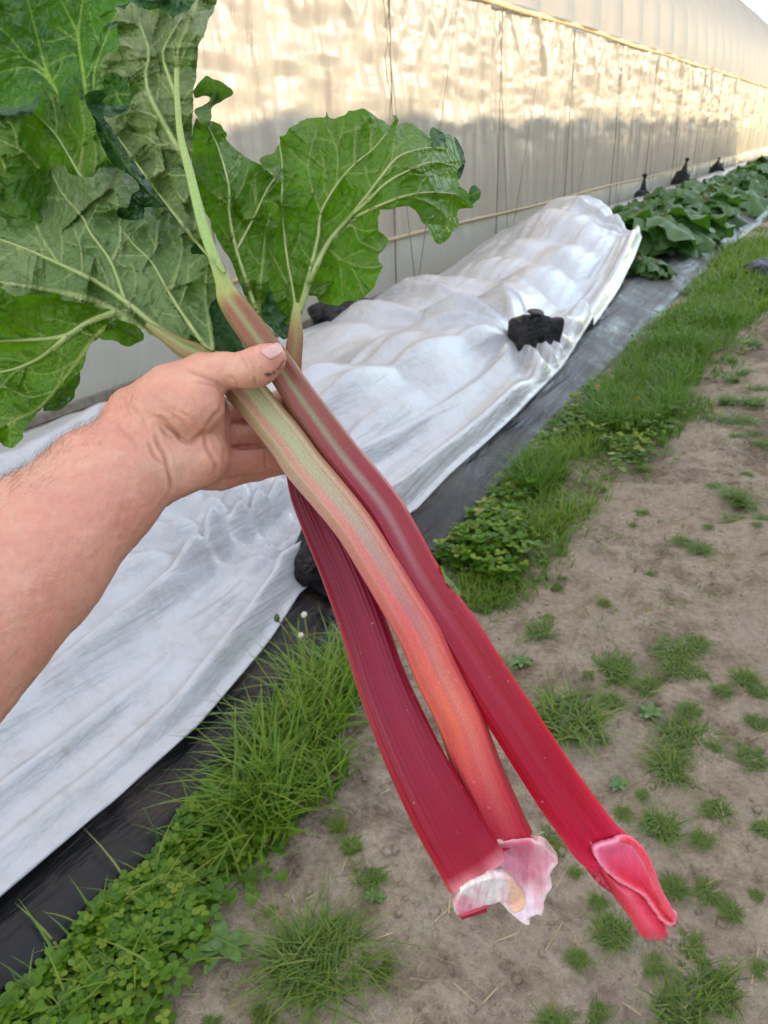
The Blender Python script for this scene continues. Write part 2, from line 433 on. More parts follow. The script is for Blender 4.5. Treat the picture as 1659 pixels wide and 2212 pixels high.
# ================================================================== GROUND
def dirt_material():
    t = NT('dirt'); c = t.coord()
    a = t.noise(c, 1.3, 6, .6, .4); b = t.noise(c, 9, 6, .65, .3); d = t.noise(c, 55, 4, .7); e = t.noise(c, 260, 3, .7)
    sand = t.ramp(b, [(.3, (.36, .28, .205)), (.5, (.50, .41, .315)), (.72, (.58, .49, .39))])
    dark = t.ramp(d, [(.3, (.10, .078, .055)), (.7, (.30, .235, .17))])
    s = t.math('ADD', t.math('MULTIPLY', a, .75), t.math('MULTIPLY', b, .35))
    col = t.mix(t.ramp(s, [(.44, (.75,)*3), (.55, (0,)*3)]), sand, dark)
    col = t.mix(1, col, t.ramp(d, [(.3, (.72,)*3), (.65, (1.12,)*3)]), 'MULTIPLY')
    col = t.mix(1, col, t.ramp(e, [(.3, (.8,)*3), (.7, (1.15,)*3)]), 'MULTIPLY')
    v = t.node('ShaderNodeTexVoronoi', Scale=70.); t.l(c, v.inputs['Vector'])
    peb = t.ramp(v.outputs['Distance'], [(.10, (1,)*3), (.16, (0,)*3)])
    sel = t.ramp(t.noise(c, 33, 1), [(.60, (0,)*3), (.64, (1,)*3)])
    col = t.mix(t.math('MULTIPLY', peb, sel), col, (.52, .46, .40))
    # bits of dry straw
    c2 = t.coord((240, 22, 22), rot=(0, 0, .5)); st = t.noise(c2, 1, 2, .5)
    col = t.mix(t.ramp(st, [(.70, (0,)*3), (.74, (.5,)*3)]), col, (.55, .45, .28))
    moss = t.noise(c, 2.6, 5, .7)
    col = t.mix(t.ramp(moss, [(.60, (0,)*3), (.72, (.35,)*3)]), col, (.09, .13, .035))
    h = t.math('ADD', t.math('MULTIPLY', b, 1.0), t.math('ADD', t.math('MULTIPLY', d, .55), t.math('MULTIPLY', e, .22)))
    t.set(col, .92, .15, t.bump(h, 1., .05)); return t.m
M_DIRT = dirt_material()
def axis(segs):
    out = []
    for a, b, n in segs: out += list(np.linspace(a, b, n, endpoint=False))
    return np.array(out+[segs[-1][1]])
gx = axis([(-400, -30, 10), (-30, -6, 12), (-6, -1.5, 20), (-1.5, 1.5, 150), (1.5, 6, 30), (6, 30, 12), (30, 400, 10)])
gy = axis([(-300, -5, 12), (-5, .2, 14), (.2, 4, 190), (4, 10, 110), (10, 30, 60), (30, 600, 24)])
X, Y = np.meshgrid(gx, gy, indexing='ij')
near = np.exp(-np.maximum(0, np.hypot(X, Y-2)-4)/6)
rut = fbm(X*1.6, Y*1.0, 0, 3, 3)*.022 + fbm(X*6, Y*5, 0, 8, 4)*.020
dent = -.025*sstep(.25, .6, vnoise(X*3.1, Y*2.2, 0, 44)) - .014*sstep(.3, .6, vnoise(X*8, Y*6, 0, 47))
Z = (rut+dent)*near*sstep(-1.35, -.95, X) - .01
def ground_z(x, y):
    x = np.asarray(x, float); y = np.asarray(y, float)
    n = np.exp(-np.maximum(0, np.hypot(x, y-2)-4)/6)
    return ((fbm(x*1.6, y, 0, 3, 3)*.022+fbm(x*6, y*5, 0, 8, 4)*.020)-.025*sstep(.25, .6, vnoise(x*3.1, y*2.2, 0, 44))-.014*sstep(.3, .6, vnoise(x*8, y*6, 0, 47)))*n*sstep(-1.35, -.95, x)-.01
gr = mesh('ground', np.stack([X, Y, Z], -1).reshape(-1, 3), grid_faces(len(gx), len(gy)), M_DIRT)
tag(gr, kind='structure')

# crumbs of soil and small stones lying on the path
n = 9000; y = .35+9*rng.uniform(0, 1, n)**1.8; x = rng.uniform(-1.05, 1.6, n)
ico = np.array([(0, 0, 1), (.89, 0, .45), (.28, .85, .45), (-.72, .53, .45), (-.72, -.53, .45), (.28, -.85, .45), (.72, .53, -.45), (-.28, .85, -.45), (-.89, 0, -.45), (-.28, -.85, -.45), (.72, -.53, -.45), (0, 0, -1)])
icf = np.array([(0,1,2),(0,2,3),(0,3,4),(0,4,5),(0,5,1),(1,6,2),(2,7,3),(3,8,4),(4,9,5),(5,10,1),(6,7,2),(7,8,3),(8,9,4),(9,10,5),(10,6,1),(11,7,6),(11,8,7),(11,9,8),(11,10,9),(11,6,10)])
rad = np.exp(rng.normal(-5.6, .65, n)).clip(.001, .014)
vv = ico[None]*rng.uniform(.6, 1.3, (n, 12, 1))*(rad[:, None, None]*np.array([1, 1, .7]))+np.stack([x, y, ground_z(x, y)], 1)[:, None]
o = mesh('gravel', vv.reshape(-1, 3), (np.arange(n)[:, None, None]*12+icf[None]).reshape(-1, 3), M_DIRT); tag(o, 'crumbs of soil and small stones on the dirt path', None, None, 'stuff')

# bits of dry straw and dead grass
n = 1500; y = .35+8*rng.uniform(0, 1, n)**1.6; x = rng.uniform(-1.0, 1.4, n); a_ = rng.uniform(0, 6.28, n); L_ = rng.uniform(.008, .045, n); w_ = rng.uniform(.0006, .0016, n)
d_ = np.stack([np.cos(a_), np.sin(a_), rng.uniform(-.05, .12, n)], 1)*L_[:, None]; s_ = np.stack([-np.sin(a_), np.cos(a_), 0*a_], 1)*w_[:, None]; c_ = np.stack([x, y, ground_z(x, y)+.003], 1)
vv = np.stack([c_-d_-s_, c_-d_+s_, c_+d_+s_, c_+d_-s_, c_-d_+[0, 0, .001], c_+d_+[0, 0, .001]], 1).reshape(-1, 3)
ff = (np.arange(n)[:, None, None]*6+np.array([(0, 4, 5, 3), (4, 1, 2, 5)])[None]).reshape(-1, 4)
o = mesh('straw', vv, ff, plain('dry straw', (.42, .33, .19), .7, .2, .4, 9)); tag(o, 'bits of dry straw and dead grass on the path', None, None, 'stuff')

# ================================================================== POLYTUNNEL
XW, ZE = -3.95, 2.76
def film_material(name, col, rough, wr, warm, tf=.48, coat=.55, crough=.11):
    t = NT(name); c = t.coord()
    c1 = t.coord((1.0, 5.0, .45)); c2 = t.coord((1, 17, 1.2)); c3 = t.coord((1, 2.2, 8))
    a = t.noise(c1, 1, 5, .6, .8); b = t.noise(c2, 1, 4, .6, .6); d = t.noise(c3, 1, 4, .55, .5); e = t.noise(c, 26, 3, .6)
    h = t.math('ADD', t.math('ADD', t.math('MULTIPLY', a, 1.5), t.math('MULTIPLY', b, .75)), t.math('ADD', t.math('MULTIPLY', d, .25), t.math('MULTIPLY', e, .10)))
    nb = t.bump(h, wr, .13)
    cc = t.mix(t.ramp(b, [(.35, (0,)*3), (.65, (1,)*3)]), col, tuple(x*.9 for x in col))
    nw = t.bump(h, wr*.22, .05)
    t.set(cc, rough, .5, nw)
    t.b.inputs['Coat Weight'].default_value = coat; t.b.inputs['Coat Roughness'].default_value = crough
    t.l(nb, t.b.inputs['Coat Normal'])
    t.translucent(warm, tf, nw)
    return t.m
M_WALL = film_material('wall film', (.45, .435, .405), .34, 1., (.66, .60, .52), .56)
M_LOW = film_material('lower film', (.56, .57, .55), .35, .45, (.6, .6, .52))
M_ROOF = film_material('roof film', (.28, .31, .365), .55, .25, (.48, .49, .50), .66, .12, .35)
M_STEEL = plain('galvanised steel', (.42, .36, .27), .45, .5)
M_BATTEN = plain('weathered batten', (.46, .36, .22), .6, .3)
M_ROPE = plain('dull cord', (.24, .21, .17), .8, .2)
M_POST = plain('tunnel hoop', (.27, .245, .20), .5, .4)
M_BLACK = None

def tunnel(name, loc_x, side, y0, y1, ze, hoop, xspan, zridge, roof_only=False):
    """a film tunnel; side=+1 puts the visible wall facing +X"""
    root = empty(name, (loc_x, y0, 0))
    return root
tun = empty('polytunnel', (XW, 1.0, 0))
tag(tun, 'long white plastic film polytunnel with wrinkled side wall and rounded roof', 'polytunnel')
hoops = [1.75, 4.4, 7.05, 9.7, 12.44, 15.12, 17.8, 20.54]+[23.3+2.74*i for i in range(20)]
yy = axis([(-6, 1, 20), (1, 14, 420), (14, 30, 300), (30, 76, 240)])
def hoop_d(y):
    return np.min(np.abs(y[:, None]-np.array([-3.6, -.9]+hoops)[None]), axis=1) if y.ndim == 1 else None
hd = hoop_d(yy)
zz = np.linspace(.52, ZE-.02, 90)
YY, ZZ = np.meshgrid(yy, zz, indexing='ij'); HD = np.repeat(hd[:, None], len(zz), 1)
tz = (ZZ-.52)/(ZE-.52)
wrk = .034*fbm(YY*2.4, ZZ*.30, 0, 11, 4)+.016*fbm(YY*9+ZZ*1.5, ZZ*.5, 0, 13, 3)
# swags hanging from the eave rail
ph = YY/1.34*np.pi
swag = np.sin(ph)**2
wrk += .045*np.exp(-((tz-(1.02-.33*swag))/.05)**2)*(.4+.6*vnoise(YY*.8, 2, 0, 3))*sstep(.5, .9, tz)
wrk += .03*np.exp(-((tz-(1.02-.22*np.sin(ph*1.7+1)**2))/.04)**2)*sstep(.55, .9, tz)
wrk += .02*fbm(YY*1.2, ZZ*4.5, 3, 15, 3)*sstep(.2, .6, tz)
wrk += .05*np.sin(np.pi*tz)*(1-np.exp(-HD/.5))*.6
Vw = np.stack([XW+wrk, YY, ZZ], -1).reshape(-1, 3)
mesh('wall_film', Vw, grid_faces(len(yy), len(zz))[:, ::-1].copy(), M_WALL, tun)
zl = np.linspace(.02, .56, 22)
YL, ZL = np.meshgrid(yy, zl, indexing='ij')
wl_ = .012*fbm(YL*3, ZL*2, 0, 21, 3)-.03+.03*np.sin(np.pi*(ZL-.02)/.54)
mesh('lower_film', np.stack([XW+wl_-.015, YL, ZL], -1).reshape(-1, 3), grid_faces(len(yy), len(zl))[:, ::-1].copy(), M_LOW, tun)
# arched roof
na = 40; RX, RZ = 4.0, 3.75
a = np.linspace(0, np.pi/2, na)
prof_x = XW-RX*(1-np.cos(a)**1.0)*1.0; prof_z = ZE+.03+RZ*np.sin(a)**.92
yr = axis([(-6, 4, 40), (4, 32, 380), (32, 77, 420)])
A, YR = np.meshgrid(a, yr, indexing='xy')
ph_r = np.abs(np.sin(YR/1.37*np.pi))
bul = .10*ph_r*np.exp(-A/.9)+.03*ph_r+.02*fbm(YR*1.5, A*2, 0, 31, 3)
rx = XW-RX*(1-np.cos(A))+bul*np.cos(A); rz = ZE+.03+RZ*np.sin(A)**.92+bul*np.sin(A)*.8
mesh('roof_film', np.stack([rx, YR, rz], -1).reshape(-1, 3), grid_faces(len(yr), na)[:, ::-1].copy(), M_ROOF, tun)
rx2 = 2*(XW-RX)-rx
mesh('roof_film', np.stack([rx2, YR, rz], -1).reshape(-1, 3), grid_faces(len(yr), na), M_ROOF, tun)
b = MB(); b.box((2*(XW-RX)-XW-.02, -6, 0), (2*(XW-RX)-XW+.02, 77, ZE)); b.build('back_wall', M_ROOF, tun, False)
b = MB(); pts = [(XW+.035, y, ZE+.01+.012*math.sin(y*1.1)) for y in np.arange(-6, 77, .8)]; b.tube(pts, .034, 10); b.build('eave_rail', M_BATTEN, tun)
b = MB(); b.tube([(XW+.03, y, .535+.012*math.sin(y*.9+1)) for y in np.arange(-6, 77, .8)], .021, 8); b.build('seam_pipe', M_BATTEN, tun)
b = MB(); b.box((XW-.01, -6, 0), (XW+.03, 77, .05)); b.build('base_board', M_ROPE, tun, False)
for y in hoops[:18]:
    b = MB(); b.tube([(XW+.030, y, .0), (XW+.034, y, 1.4), (XW+.032, y, ZE)], .008, 6); b.build('hoop', M_POST, tun)
for i, y in enumerate(hoops[2:14]):
    b = MB(); b.tube([(XW+.07, y+.35, .04), (XW+.085, y-.25, ZE-.02)], .004, 5); b.tube([(XW+.07, y+.40, .04), (XW+.085, y+1.35, ZE-.02)], .004, 5)
    b.build('lacing_cord', M_ROPE, tun)
# closed far end
b = MB(); ring = [(XW-RX*(1-math.cos(q)), 76.9, ZE+RZ*math.sin(q)**.92) for q in a]; ring += [(2*(XW-RX)-x, y, z) for x, y, z in ring[::-1][1:]]
b.add([(XW, 76.9, 0)]+ring+[(2*(XW-RX)-XW, 76.9, 0)], [tuple(range(len(ring)+2))]); b.build('end_wall', M_ROOF, tun, False)

# neighbouring tunnel on the sun side: its scalloped ridge shades the bed, the path and the foot of the wall
nb_x = 9.0
tdist = (nb_x-XW)/math.sin(SUN_AZ)
dz = tdist*math.tan(SUN_EL); dy = tdist*math.cos(SUN_AZ)
zr = 1.36+dz; NRX, NRZ = 4.0, zr-1.75
nt = empty('neighbouring_polytunnel', (nb_x, 0, 0))
tag(nt, 'second white film polytunnel across the path, casting the scalloped shadow on the wall', 'polytunnel')
yn = axis([(-14, 28.8+dy, 900)])
val = np.array([9.27, 11.1, 13.14, 14.82, 16.89, 18.71, 20.44])+dy
an = np.linspace(0, np.pi, 36)
AN, YN = np.meshgrid(an, yn, indexing='xy')
cyc = np.interp(yn, np.concatenate([val[0]-1.9*np.arange(16, 0, -1), val, val[-1]+1.85*np.arange(1, 10)]), np.arange(32))
sc = np.abs(np.sin(cyc*np.pi))[:, None]
bl = (sc-.75)*.42
nx_ = nb_x+(NRX+bl)*np.cos(AN); nz_ = 1.75+(NRZ+bl)*np.sin(AN)**.92
mesh('roof_film', np.stack([nx_, YN, nz_], -1).reshape(-1, 3), grid_faces(len(yn), 36), M_ROOF, nt)
for s in (-1, 1):
    b = MB(); b.box((nb_x+s*NRX-.02, -14, 0), (nb_x+s*NRX+.02, yn[-1], 1.75)); b.build('wall_film', M_ROOF, nt, False)
for ye in (yn[0], yn[-1]):
    rr = [(nb_x+NRX*math.cos(q), ye, 1.75+NRZ*math.sin(q)**.92) for q in an]
    b = MB(); b.add([(nb_x+NRX, ye, 0)]+rr+[(nb_x-NRX, ye, 0)], [tuple(range(len(rr)+2))]); b.build('end_wall', M_ROOF, nt, False)

# ================================================================== BED: black mulch film and white row cover
def curve_xy(pts, y):
    p = np.array(pts); return np.interp(y, p[:, 1], p[:, 0])
mul = [(-1.10, -3), (-1.09, .5), (-1.08, .75), (-1.16, 1.43), (-1.12, 2.4), (-1.12, 2.8), (-1.17, 3.24), (-1.21, 3.97), (-1.25, 4.93), (-1.28, 7.2), (-1.29, 9.4), (-1.33, 11.4), (-1.28, 15.1), (-1.3, 70)]
t = NT('black mulch film'); c = t.coord(); c1 = t.coord((9, .9, 9)); c2 = t.coord((14, 3, 14), rot=(0, 0, .25))
n1 = t.noise(c1, 1, 5, .6, .6); n2 = t.noise(c2, 1, 4, .6, .4); n3 = t.noise(c, 5, 5, .65); n4 = t.noise(c, 160, 3, .6)
dust = t.math('MULTIPLY', t.ramp(n3, [(.50, (.0,)*3), (.70, (.6,)*3)]), t.ramp(n4, [(.35, (.3,)*3), (.6, (1,)*3)]))
hh = t.math('ADD', n1, t.math('MULTIPLY', n2, .6))
t.set(t.mix(dust, t.mix(t.ramp(n1, [(.4, (0,)*3), (.6, (1,)*3)]), (.006, .007, .009), (.012, .0125, .014)), (.13, .095, .07)), t.ramp(n3, [(.35, (.26,)*3), (.65, (.5,)*3)]), .32, t.bump(hh, .4, .05))
M_MULCH = t.m
ym = axis([(-3, .2, 10), (.2, 6, 180), (6, 20, 140), (20, 70, 60)])
tm = np.concatenate([np.linspace(0, .25, 16), np.linspace(.28, 1, 26)])
YM, TM = np.meshgrid(ym, tm, indexing='ij')
xe = curve_xy(mul, ym)[:, None]+.02*vnoise(ym*2.2, 0, 0, 5)[:, None]
XM = xe+(-3.72-xe)*TM
bed = lambda T: .02+.13*sstep(0, .16, T)*(1-sstep(.86, 1, T))
ZM = bed(TM)+.022*fbm(XM*7, YM*1.1, 0, 7, 3)*sstep(0, .05, TM)
ZM[:, 0] = -.03
mf = mesh('mulch_film', np.stack([XM, YM, ZM], -1).reshape(-1, 3), grid_faces(len(ym), len(tm))[:, ::-1].copy(), M_MULCH)
tag(mf, 'black plastic mulch film covering the raised bed along the tunnel', 'plastic film')

# row cover
nearE = np.array([(-1.26, -2.5, .05), (-1.24, .5, .05), (-1.23, .8, .05), (-1.24, 1.11, .05), (-1.30, 1.51, .05), (-1.345, 1.72, .07), (-1.33, 2.01, .05), (-1.30, 2.47, .04), (-1.33, 2.97, .04), (-1.36, 3.73, .05), (-1.42, 4.74, .07), (-1.50, 5.5, .10), (-1.63, 6.9, .22), (-1.72, 7.74, .35), (-1.87, 8.65, .42)])
ns, ntc = 460, 150
S = np.linspace(0, 1, ns); Tt = np.concatenate([np.linspace(0, .16, 50), np.linspace(.165, 1, 100)])
ntc = len(Tt)
yn0 = -2.5+(8.65+2.5)*S**.9
xn = np.interp(yn0, nearE[:, 1], nearE[:, 0]); zn = np.interp(yn0, nearE[:, 1], nearE[:, 2])
Sg, Tg = np.meshgrid(S, Tt, indexing='ij')
Yend_off = np.interp(Tt, [0, .25, .5, .8, 1], [0, .35, .72, .5, -.2])
YC = yn0[:, None]+Yend_off[None]*(Sg**5)
xf = -3.42+.03*np.sin(yn0*1.3)
XC = xn[:, None]+(xf-xn)[:, None]*Tg
# plants push the film up in mounds
mound = np.zeros_like(XC)
mr = random.Random(4)
for yc_ in np.arange(-2, 9, .82):
    for xc_ in (-1.95, -2.65):
        hx, hy = xc_+mr.uniform(-.1, .1), yc_+mr.uniform(-.15, .15)
        mound = np.maximum(mound, mr.uniform(.24, .32)*np.exp(-((XC-hx)/.40)**2-((YC-hy)/.46)**2))
base = .30*np.sin(np.pi*np.clip(Tg, 0, 1))**.75
ZC = np.maximum(base, .12+mound*sstep(0, .2, Tg)*sstep(1, .8, Tg)) 
ZC = base*.55+mound*sstep(.02, .3, Tg)*sstep(1, .8, Tg)*.55+.05
ZC = ZC*np.interp(Sg, [0, .75, 1], [1, 1.0, 1.0])
zedge = zn[:, None]
ZC = zedge+(ZC)*sstep(0, .35, Tg)*(1-.25*sstep(.8, 1, Tg)) + 0
apex = np.exp(-((YC-9.2)/1.1)**2-((XC+2.3)/.55)**2); ZC += .03*apex
ZC = np.where(Tg > .9, ZC*(1-sstep(.9, 1, Tg))+.10*sstep(.9, 1, Tg), ZC)
# tension folds radiating from the bags, rolls along the near edge
def radial(bx, by, n, amp, rad, seed):
    dx, dyy = XC-bx, YC-by; r = np.hypot(dx, dyy); th = np.arctan2(dyy, -dx)
    return amp*(np.sin(th*n+2*vnoise(th*3, r*.8, 0, seed))*.6+.6*vnoise(th*n*.45, r*.5, 1, seed))*np.exp(-r/rad)*sstep(.04, .34, r)
fold = radial(-1.38, 1.90, 17, .075, .8, 2)+radial(-1.75, 4.75, 13, .075, .9, 3)+radial(-3.4, 5.2, 13, .06, .9, 6)+radial(-2.3, 9.3, 16, .045, 1.1, 8)+radial(-1.86, 8.6, 12, .06, .9, 9)
fold *= sstep(0, .05, Tg)
rdg = lambda p: 1-2*np.abs(np.sin(p))**.7
rw = np.zeros_like(Tg)
for c0_, w0_, h0_, sd_ in ((.035, .014, .045, 1), (.075, .012, .05, 2), (.125, .016, .06, 3), (.185, .014, .045, 4), (.25, .018, .05, 5), (.33, .02, .045, 6), (.43, .02, .035, 7), (.56, .02, .03, 8)):
    cc_ = c0_*(1+.22*vnoise(YC*.55, sd_, 0, sd_))+.03*vnoise(YC*.25, sd_*3, 0, 5)*c0_/.2
    rw += h0_*np.exp(-((Tg-cc_)/w0_)**2)*np.clip(.70+.8*vnoise(YC*.42, sd_*5., 0, 12), 0, 1.3)
fold += rw*(1-.8*sstep(2.6, 5, YC))*(1+.9*(1-sstep(1.4, 3.2, YC)))+.035*fbm(Tg*26, YC*.40, 0, 24, 2)*np.exp(-Tg/.35)*sstep(0, .04, Tg)
fold += .018*fbm(XC*3+YC*.9, YC*.5, 0, 14, 2)+.006*fbm(XC*8, YC*1.2, 0, 15, 3)
fold += .09*np.exp(-((Tg-.055)/.035)**2)*sstep(3.0, 6.5, YC)+.022*np.exp(-((Tg-.022)/.016)**2)
ZC = ZC+fold
# the film lies on the mulch of the raised bed
te = curve_xy(mul, YC.ravel()).reshape(YC.shape); TB_ = np.clip((XC-te)/(-3.72-te), 0, 1)
bedz = bed(TB_)+.02
ZC = ZC+np.where(zedge > .12, 0, 1)*(bedz-.05)*(1-sstep(.0, .5, Tg)*.6)
ZC = np.maximum(ZC, bedz+.012)
t = NT('row cover'); c = t.coord(); cw = t.coord((5, .9, 5), rot=(0, 0, .15))
n1 = t.noise(cw, 1, 5, .6, .5); n2 = t.noise(c, 8, 5, .65, .5); n3 = t.noise(c, 40, 4, .7, .3); n4 = t.noise(c, 300, 2, .6)
mott = t.math('MULTIPLY', t.ramp(n2, [(.42, (0,)*3), (.66, (1,)*3)]), t.ramp(n3, [(.35, (.1,)*3), (.6, (1,)*3)]))
cc = t.mix(t.math('MULTIPLY', mott, .55), (.54, .56, .60), (.34, .33, .29))
nb = t.bump(t.math('ADD', n1, t.math('MULTIPLY', n3, .10)), .7, .05)
t.set(cc, .30, .5, nb); t.b.inputs['Coat Weight'].default_value = .8; t.b.inputs['Coat Roughness'].default_value = .28
t.translucent((.7, .7, .66), .12, nb)
rc = mesh('row_cover', np.stack([XC, YC, ZC], -1).reshape(-1, 3), grid_faces(ns, ntc)[:, ::-1].copy(), t.m)
tag(rc, 'white translucent row cover draped over the bed, held down by black bags', 'row cover')
sm_ = rc.modifiers.new('thickness', 'SOLIDIFY'); sm_.thickness = .003; sm_.offset = -1
def cover_z(x, y):
    i = np.argmin((XC-x)**2+(YC-y)**2); return ZC.flat[i]

# sandbags
t = NT('black bag plastic'); c = t.coord(); n1 = t.noise(c, 14, 5, .65, 1.2); n2 = t.noise(c, 5, 3)
t.set(t.mix(t.ramp(n2, [(.5, (0,)*3), (.7, (.5,)*3)]), (.004, .0045, .007), (.022, .019, .017)), .26, .42, t.bump(n1, .9, .05)); M_BAG = t.m
def sandbag(loc, size, rz, seed, label, group=None, neck=True, tilt=0.):
    nu, nv = 64, 44; u = np.linspace(0, 2*np.pi, nu, endpoint=False); v = np.linspace(0, np.pi, nv)
    V, U = np.meshgrid(v, u, indexing='ij')
    x, y, z = np.sin(V)*np.cos(U), np.sin(V)*np.sin(U), np.cos(V)
    e = .75; x, y, z = [np.sign(q)*np.abs(q)**e for q in (x, y, z)]
    d = 1+.16*fbm(x*1.5, y*1.5, z*1.5+seed, seed, 3)-.16*np.abs(vnoise(x*1.9+.6*z, y*1.9, z*1.2, seed+5))-.05*np.abs(vnoise(x*4, y*4, z*2, seed))
    nkx = 0
    v_ = np.stack([x*d*size[0], y*d*size[1], z*d*size[2]], -1)
    v_[..., 2] = np.where(v_[..., 2] < 0, v_[..., 2]*.55, v_[..., 2])+size[2]*.5
    c_, s_ = math.cos(rz), math.sin(rz)
    rot = np.array([[c_, -s_, 0], [s_, c_, 0], [0, 0, 1]])
    root = empty('sandbag', loc); tag(root, label, 'sandbag', group)
    W = v_.reshape(-1, 3) @ rot.T + np.array(loc)
    mesh('bag_body', W, grid_faces(nv, nu, True)[:, ::-1].copy(), M_BAG, root)
    if neck:
        b = MB(); L = np.array(loc); h0 = size[2]*1.25; lean = np.array([math.sin(seed)*.18, math.cos(seed*2.)*.25, 0])
        b.tube([L+np.array([0, 0, h0*.55]), L+np.array([0, 0, h0*.9]), L+lean*neck*.3+np.array([0, 0, h0+neck*.30]), L+lean*neck*.7+np.array([0, 0, h0+neck*.66]), L+lean*neck*.8+np.array([0, 0, h0+neck*.74]), L+lean*neck+np.array([0, 0, h0+neck*.9]), L+lean*neck*1.05+np.array([0, 0, h0+neck])], [size[0]*.85, size[0]*.62, size[0]*.34, .028, .024, .055, .030], 12); b.build('tied_neck', M_BAG, root)
# bags sit where the film is drawn together
sandbag((-1.37, 1.93, .02), (.11, .19, .19), .15, 1, 'dusty black sandbag pinching the near edge of the row cover, behind the stalks', 'black sandbags on the row cover', 0)
sandbag(tuple(G(1150, 768, .14)-np.array([0, 0, .02])), (.12, .20, .20), -.6, 2, 'shiny black sandbag half wrapped by the row cover, right of the hand', 'black sandbags on the row cover', .06)
sandbag((-3.45, 5.35, .0), (.22, .40, .20), .1, 3, 'black sandbag below the rhubarb leaves, on the tunnel side of the cover', 'black sandbags on the row cover', 0)
sandbag((-3.62, 11.0, .0), (.15, .34, .13), .1, 4, 'low black sandbag between the tunnel base and the cover, left of the peak', 'black sandbags on the row cover', .10)
sandbag((-3.30, 11.9, .15), (.16, .36, .16), -.5, 5, 'black sandbag lying just behind the peak of the row cover', 'black sandbags on the row cover', .20)
sandbag((-3.66, 16.6, .0), (.17, .24, .26), .2, 6, 'tall narrow tied black sandbag against the tunnel behind the first plants', 'black sandbags on the row cover', .34)
sandbag((-3.66, 20.6, .0), (.22, .25, .36), -.2, 7, 'upright tied black sandbag with a knotted neck farther along the tunnel', 'black sandbags on the row cover', .36)
sandbag((-3.66, 25.6, .0), (.22, .25, .34), .3, 8, 'farthest dark sandbag against the tunnel, partly behind leaves', 'black sandbags on the row cover', .22)
# navy bag lying in the grass
t = NT('navy bag'); c = t.coord(); n = t.noise(c, 9, 4, .6, .8)
t.set(t.ramp(n, [(.35, (.012, .016, .035)), (.6, (.035, .045, .085)), (.75, (.25, .26, .3))]), .4, .45, t.bump(n, .9, .05)); M_NAVY = t.m
_s = M_BAG; M_BAG = M_NAVY
sandbag((-.60, 9.15, .0), (.30, .22, .13), .2, 12, 'crumpled navy bag lying in the grass at the edge of the path', None, 0)
M_BAG = _s
# folded-back white film far along the tunnel foot
yb = np.linspace(11.5, 40, 160); tb = np.linspace(0, 1, 12)
YB, TB = np.meshgrid(yb, tb, indexing='ij')
XB = -3.05-.72*TB+.03*vnoise(YB*.9, TB*2, 0, 3); ZB = .13+.10*np.sin(TB*np.pi)+.10*TB+.03*fbm(YB*1.2, TB*4, 0, 9, 3)
o = mesh('folded_cover', np.stack([XB, YB, ZB], -1).reshape(-1, 3), grid_faces(160, 12)[:, ::-1].copy(), rc.data.materials[0])
tag(o, 'strip of white film folded back at the tunnel foot behind the plants', 'row cover')

# ================================================================== RHUBARB PLANTS IN THE BED
def bed_leaf(seed, size):
    r = random.Random(seed)
    nr, na_ = 9, 30
    rr = np.linspace(0, 1, nr); th = np.linspace(-np.pi, np.pi, na_, endpoint=False)
    RR, TH = np.meshgrid(rr, th, indexing='ij')
    rad = (.62+.38*np.cos(TH))**.0*(1-.55*np.exp(-((np.abs(TH)-np.pi)/.45)**2))*(1+.10*np.sin(TH*5+seed)+.06*np.sin(TH*11+2*seed))
    x = size*(.25+.75*0+RR*rad*np.cos(TH)*.62+.1); y = size*RR*rad*np.sin(TH)*.55
    z = size*(.10*np.sin(TH*6+seed)*RR**2+.05*vnoise(RR*5, TH*3, 0, seed)-.32*RR**2*np.abs(np.sin(TH))*.5-.25*(x/size)**2)
    ve = np.exp(-(np.abs(((TH*7/(2*np.pi)) % 1)-.5)/.08))*(1-RR*.6)
    return np.stack([x, y, z], -1).reshape(-1, 3), grid_faces(nr, na_, True), ve.ravel()
def bed_material(name, a, b_):
    t = NT(name); c = t.coord(); n = t.noise(c, 7, 4, .6); n2 = t.noise(c, 40, 3)
    t.set(t.mix(t.attr('vein'), t.ramp(n, [(.35, a), (.65, b_)]), (.2, .3, .1)), .36, .45, t.bump(n2, .6, .01))
    t.translucent((.12, .32, .02), .25); return t.m
M_BED = [bed_material('bed leaf', (.03, .095, .022), (.06, .16, .03)), bed_material('bed leaf pale', (.06, .15, .05), (.10, .22, .06))]
M_STEM = plain('bed stem', (.30, .10, .07), .45, .4)
LEAFME = []
for s in range(6):
    v, f, ve = bed_leaf(s, 1.0); o = mesh('leaf', v, f, M_BED[s % 2], None, True, {'vein': ve}); LEAFME.append(o.data); bpy.data.objects.remove(o)
def stem_mesh():
    b = MB(); b.tube([(0, 0, 0), (.0, .02, .5), (0, 0, 1)], [.05, .04, .028], 7); o = b.build('stem', M_STEM); m = o.data; bpy.data.objects.remove(o); return m
STEMME = stem_mesh()
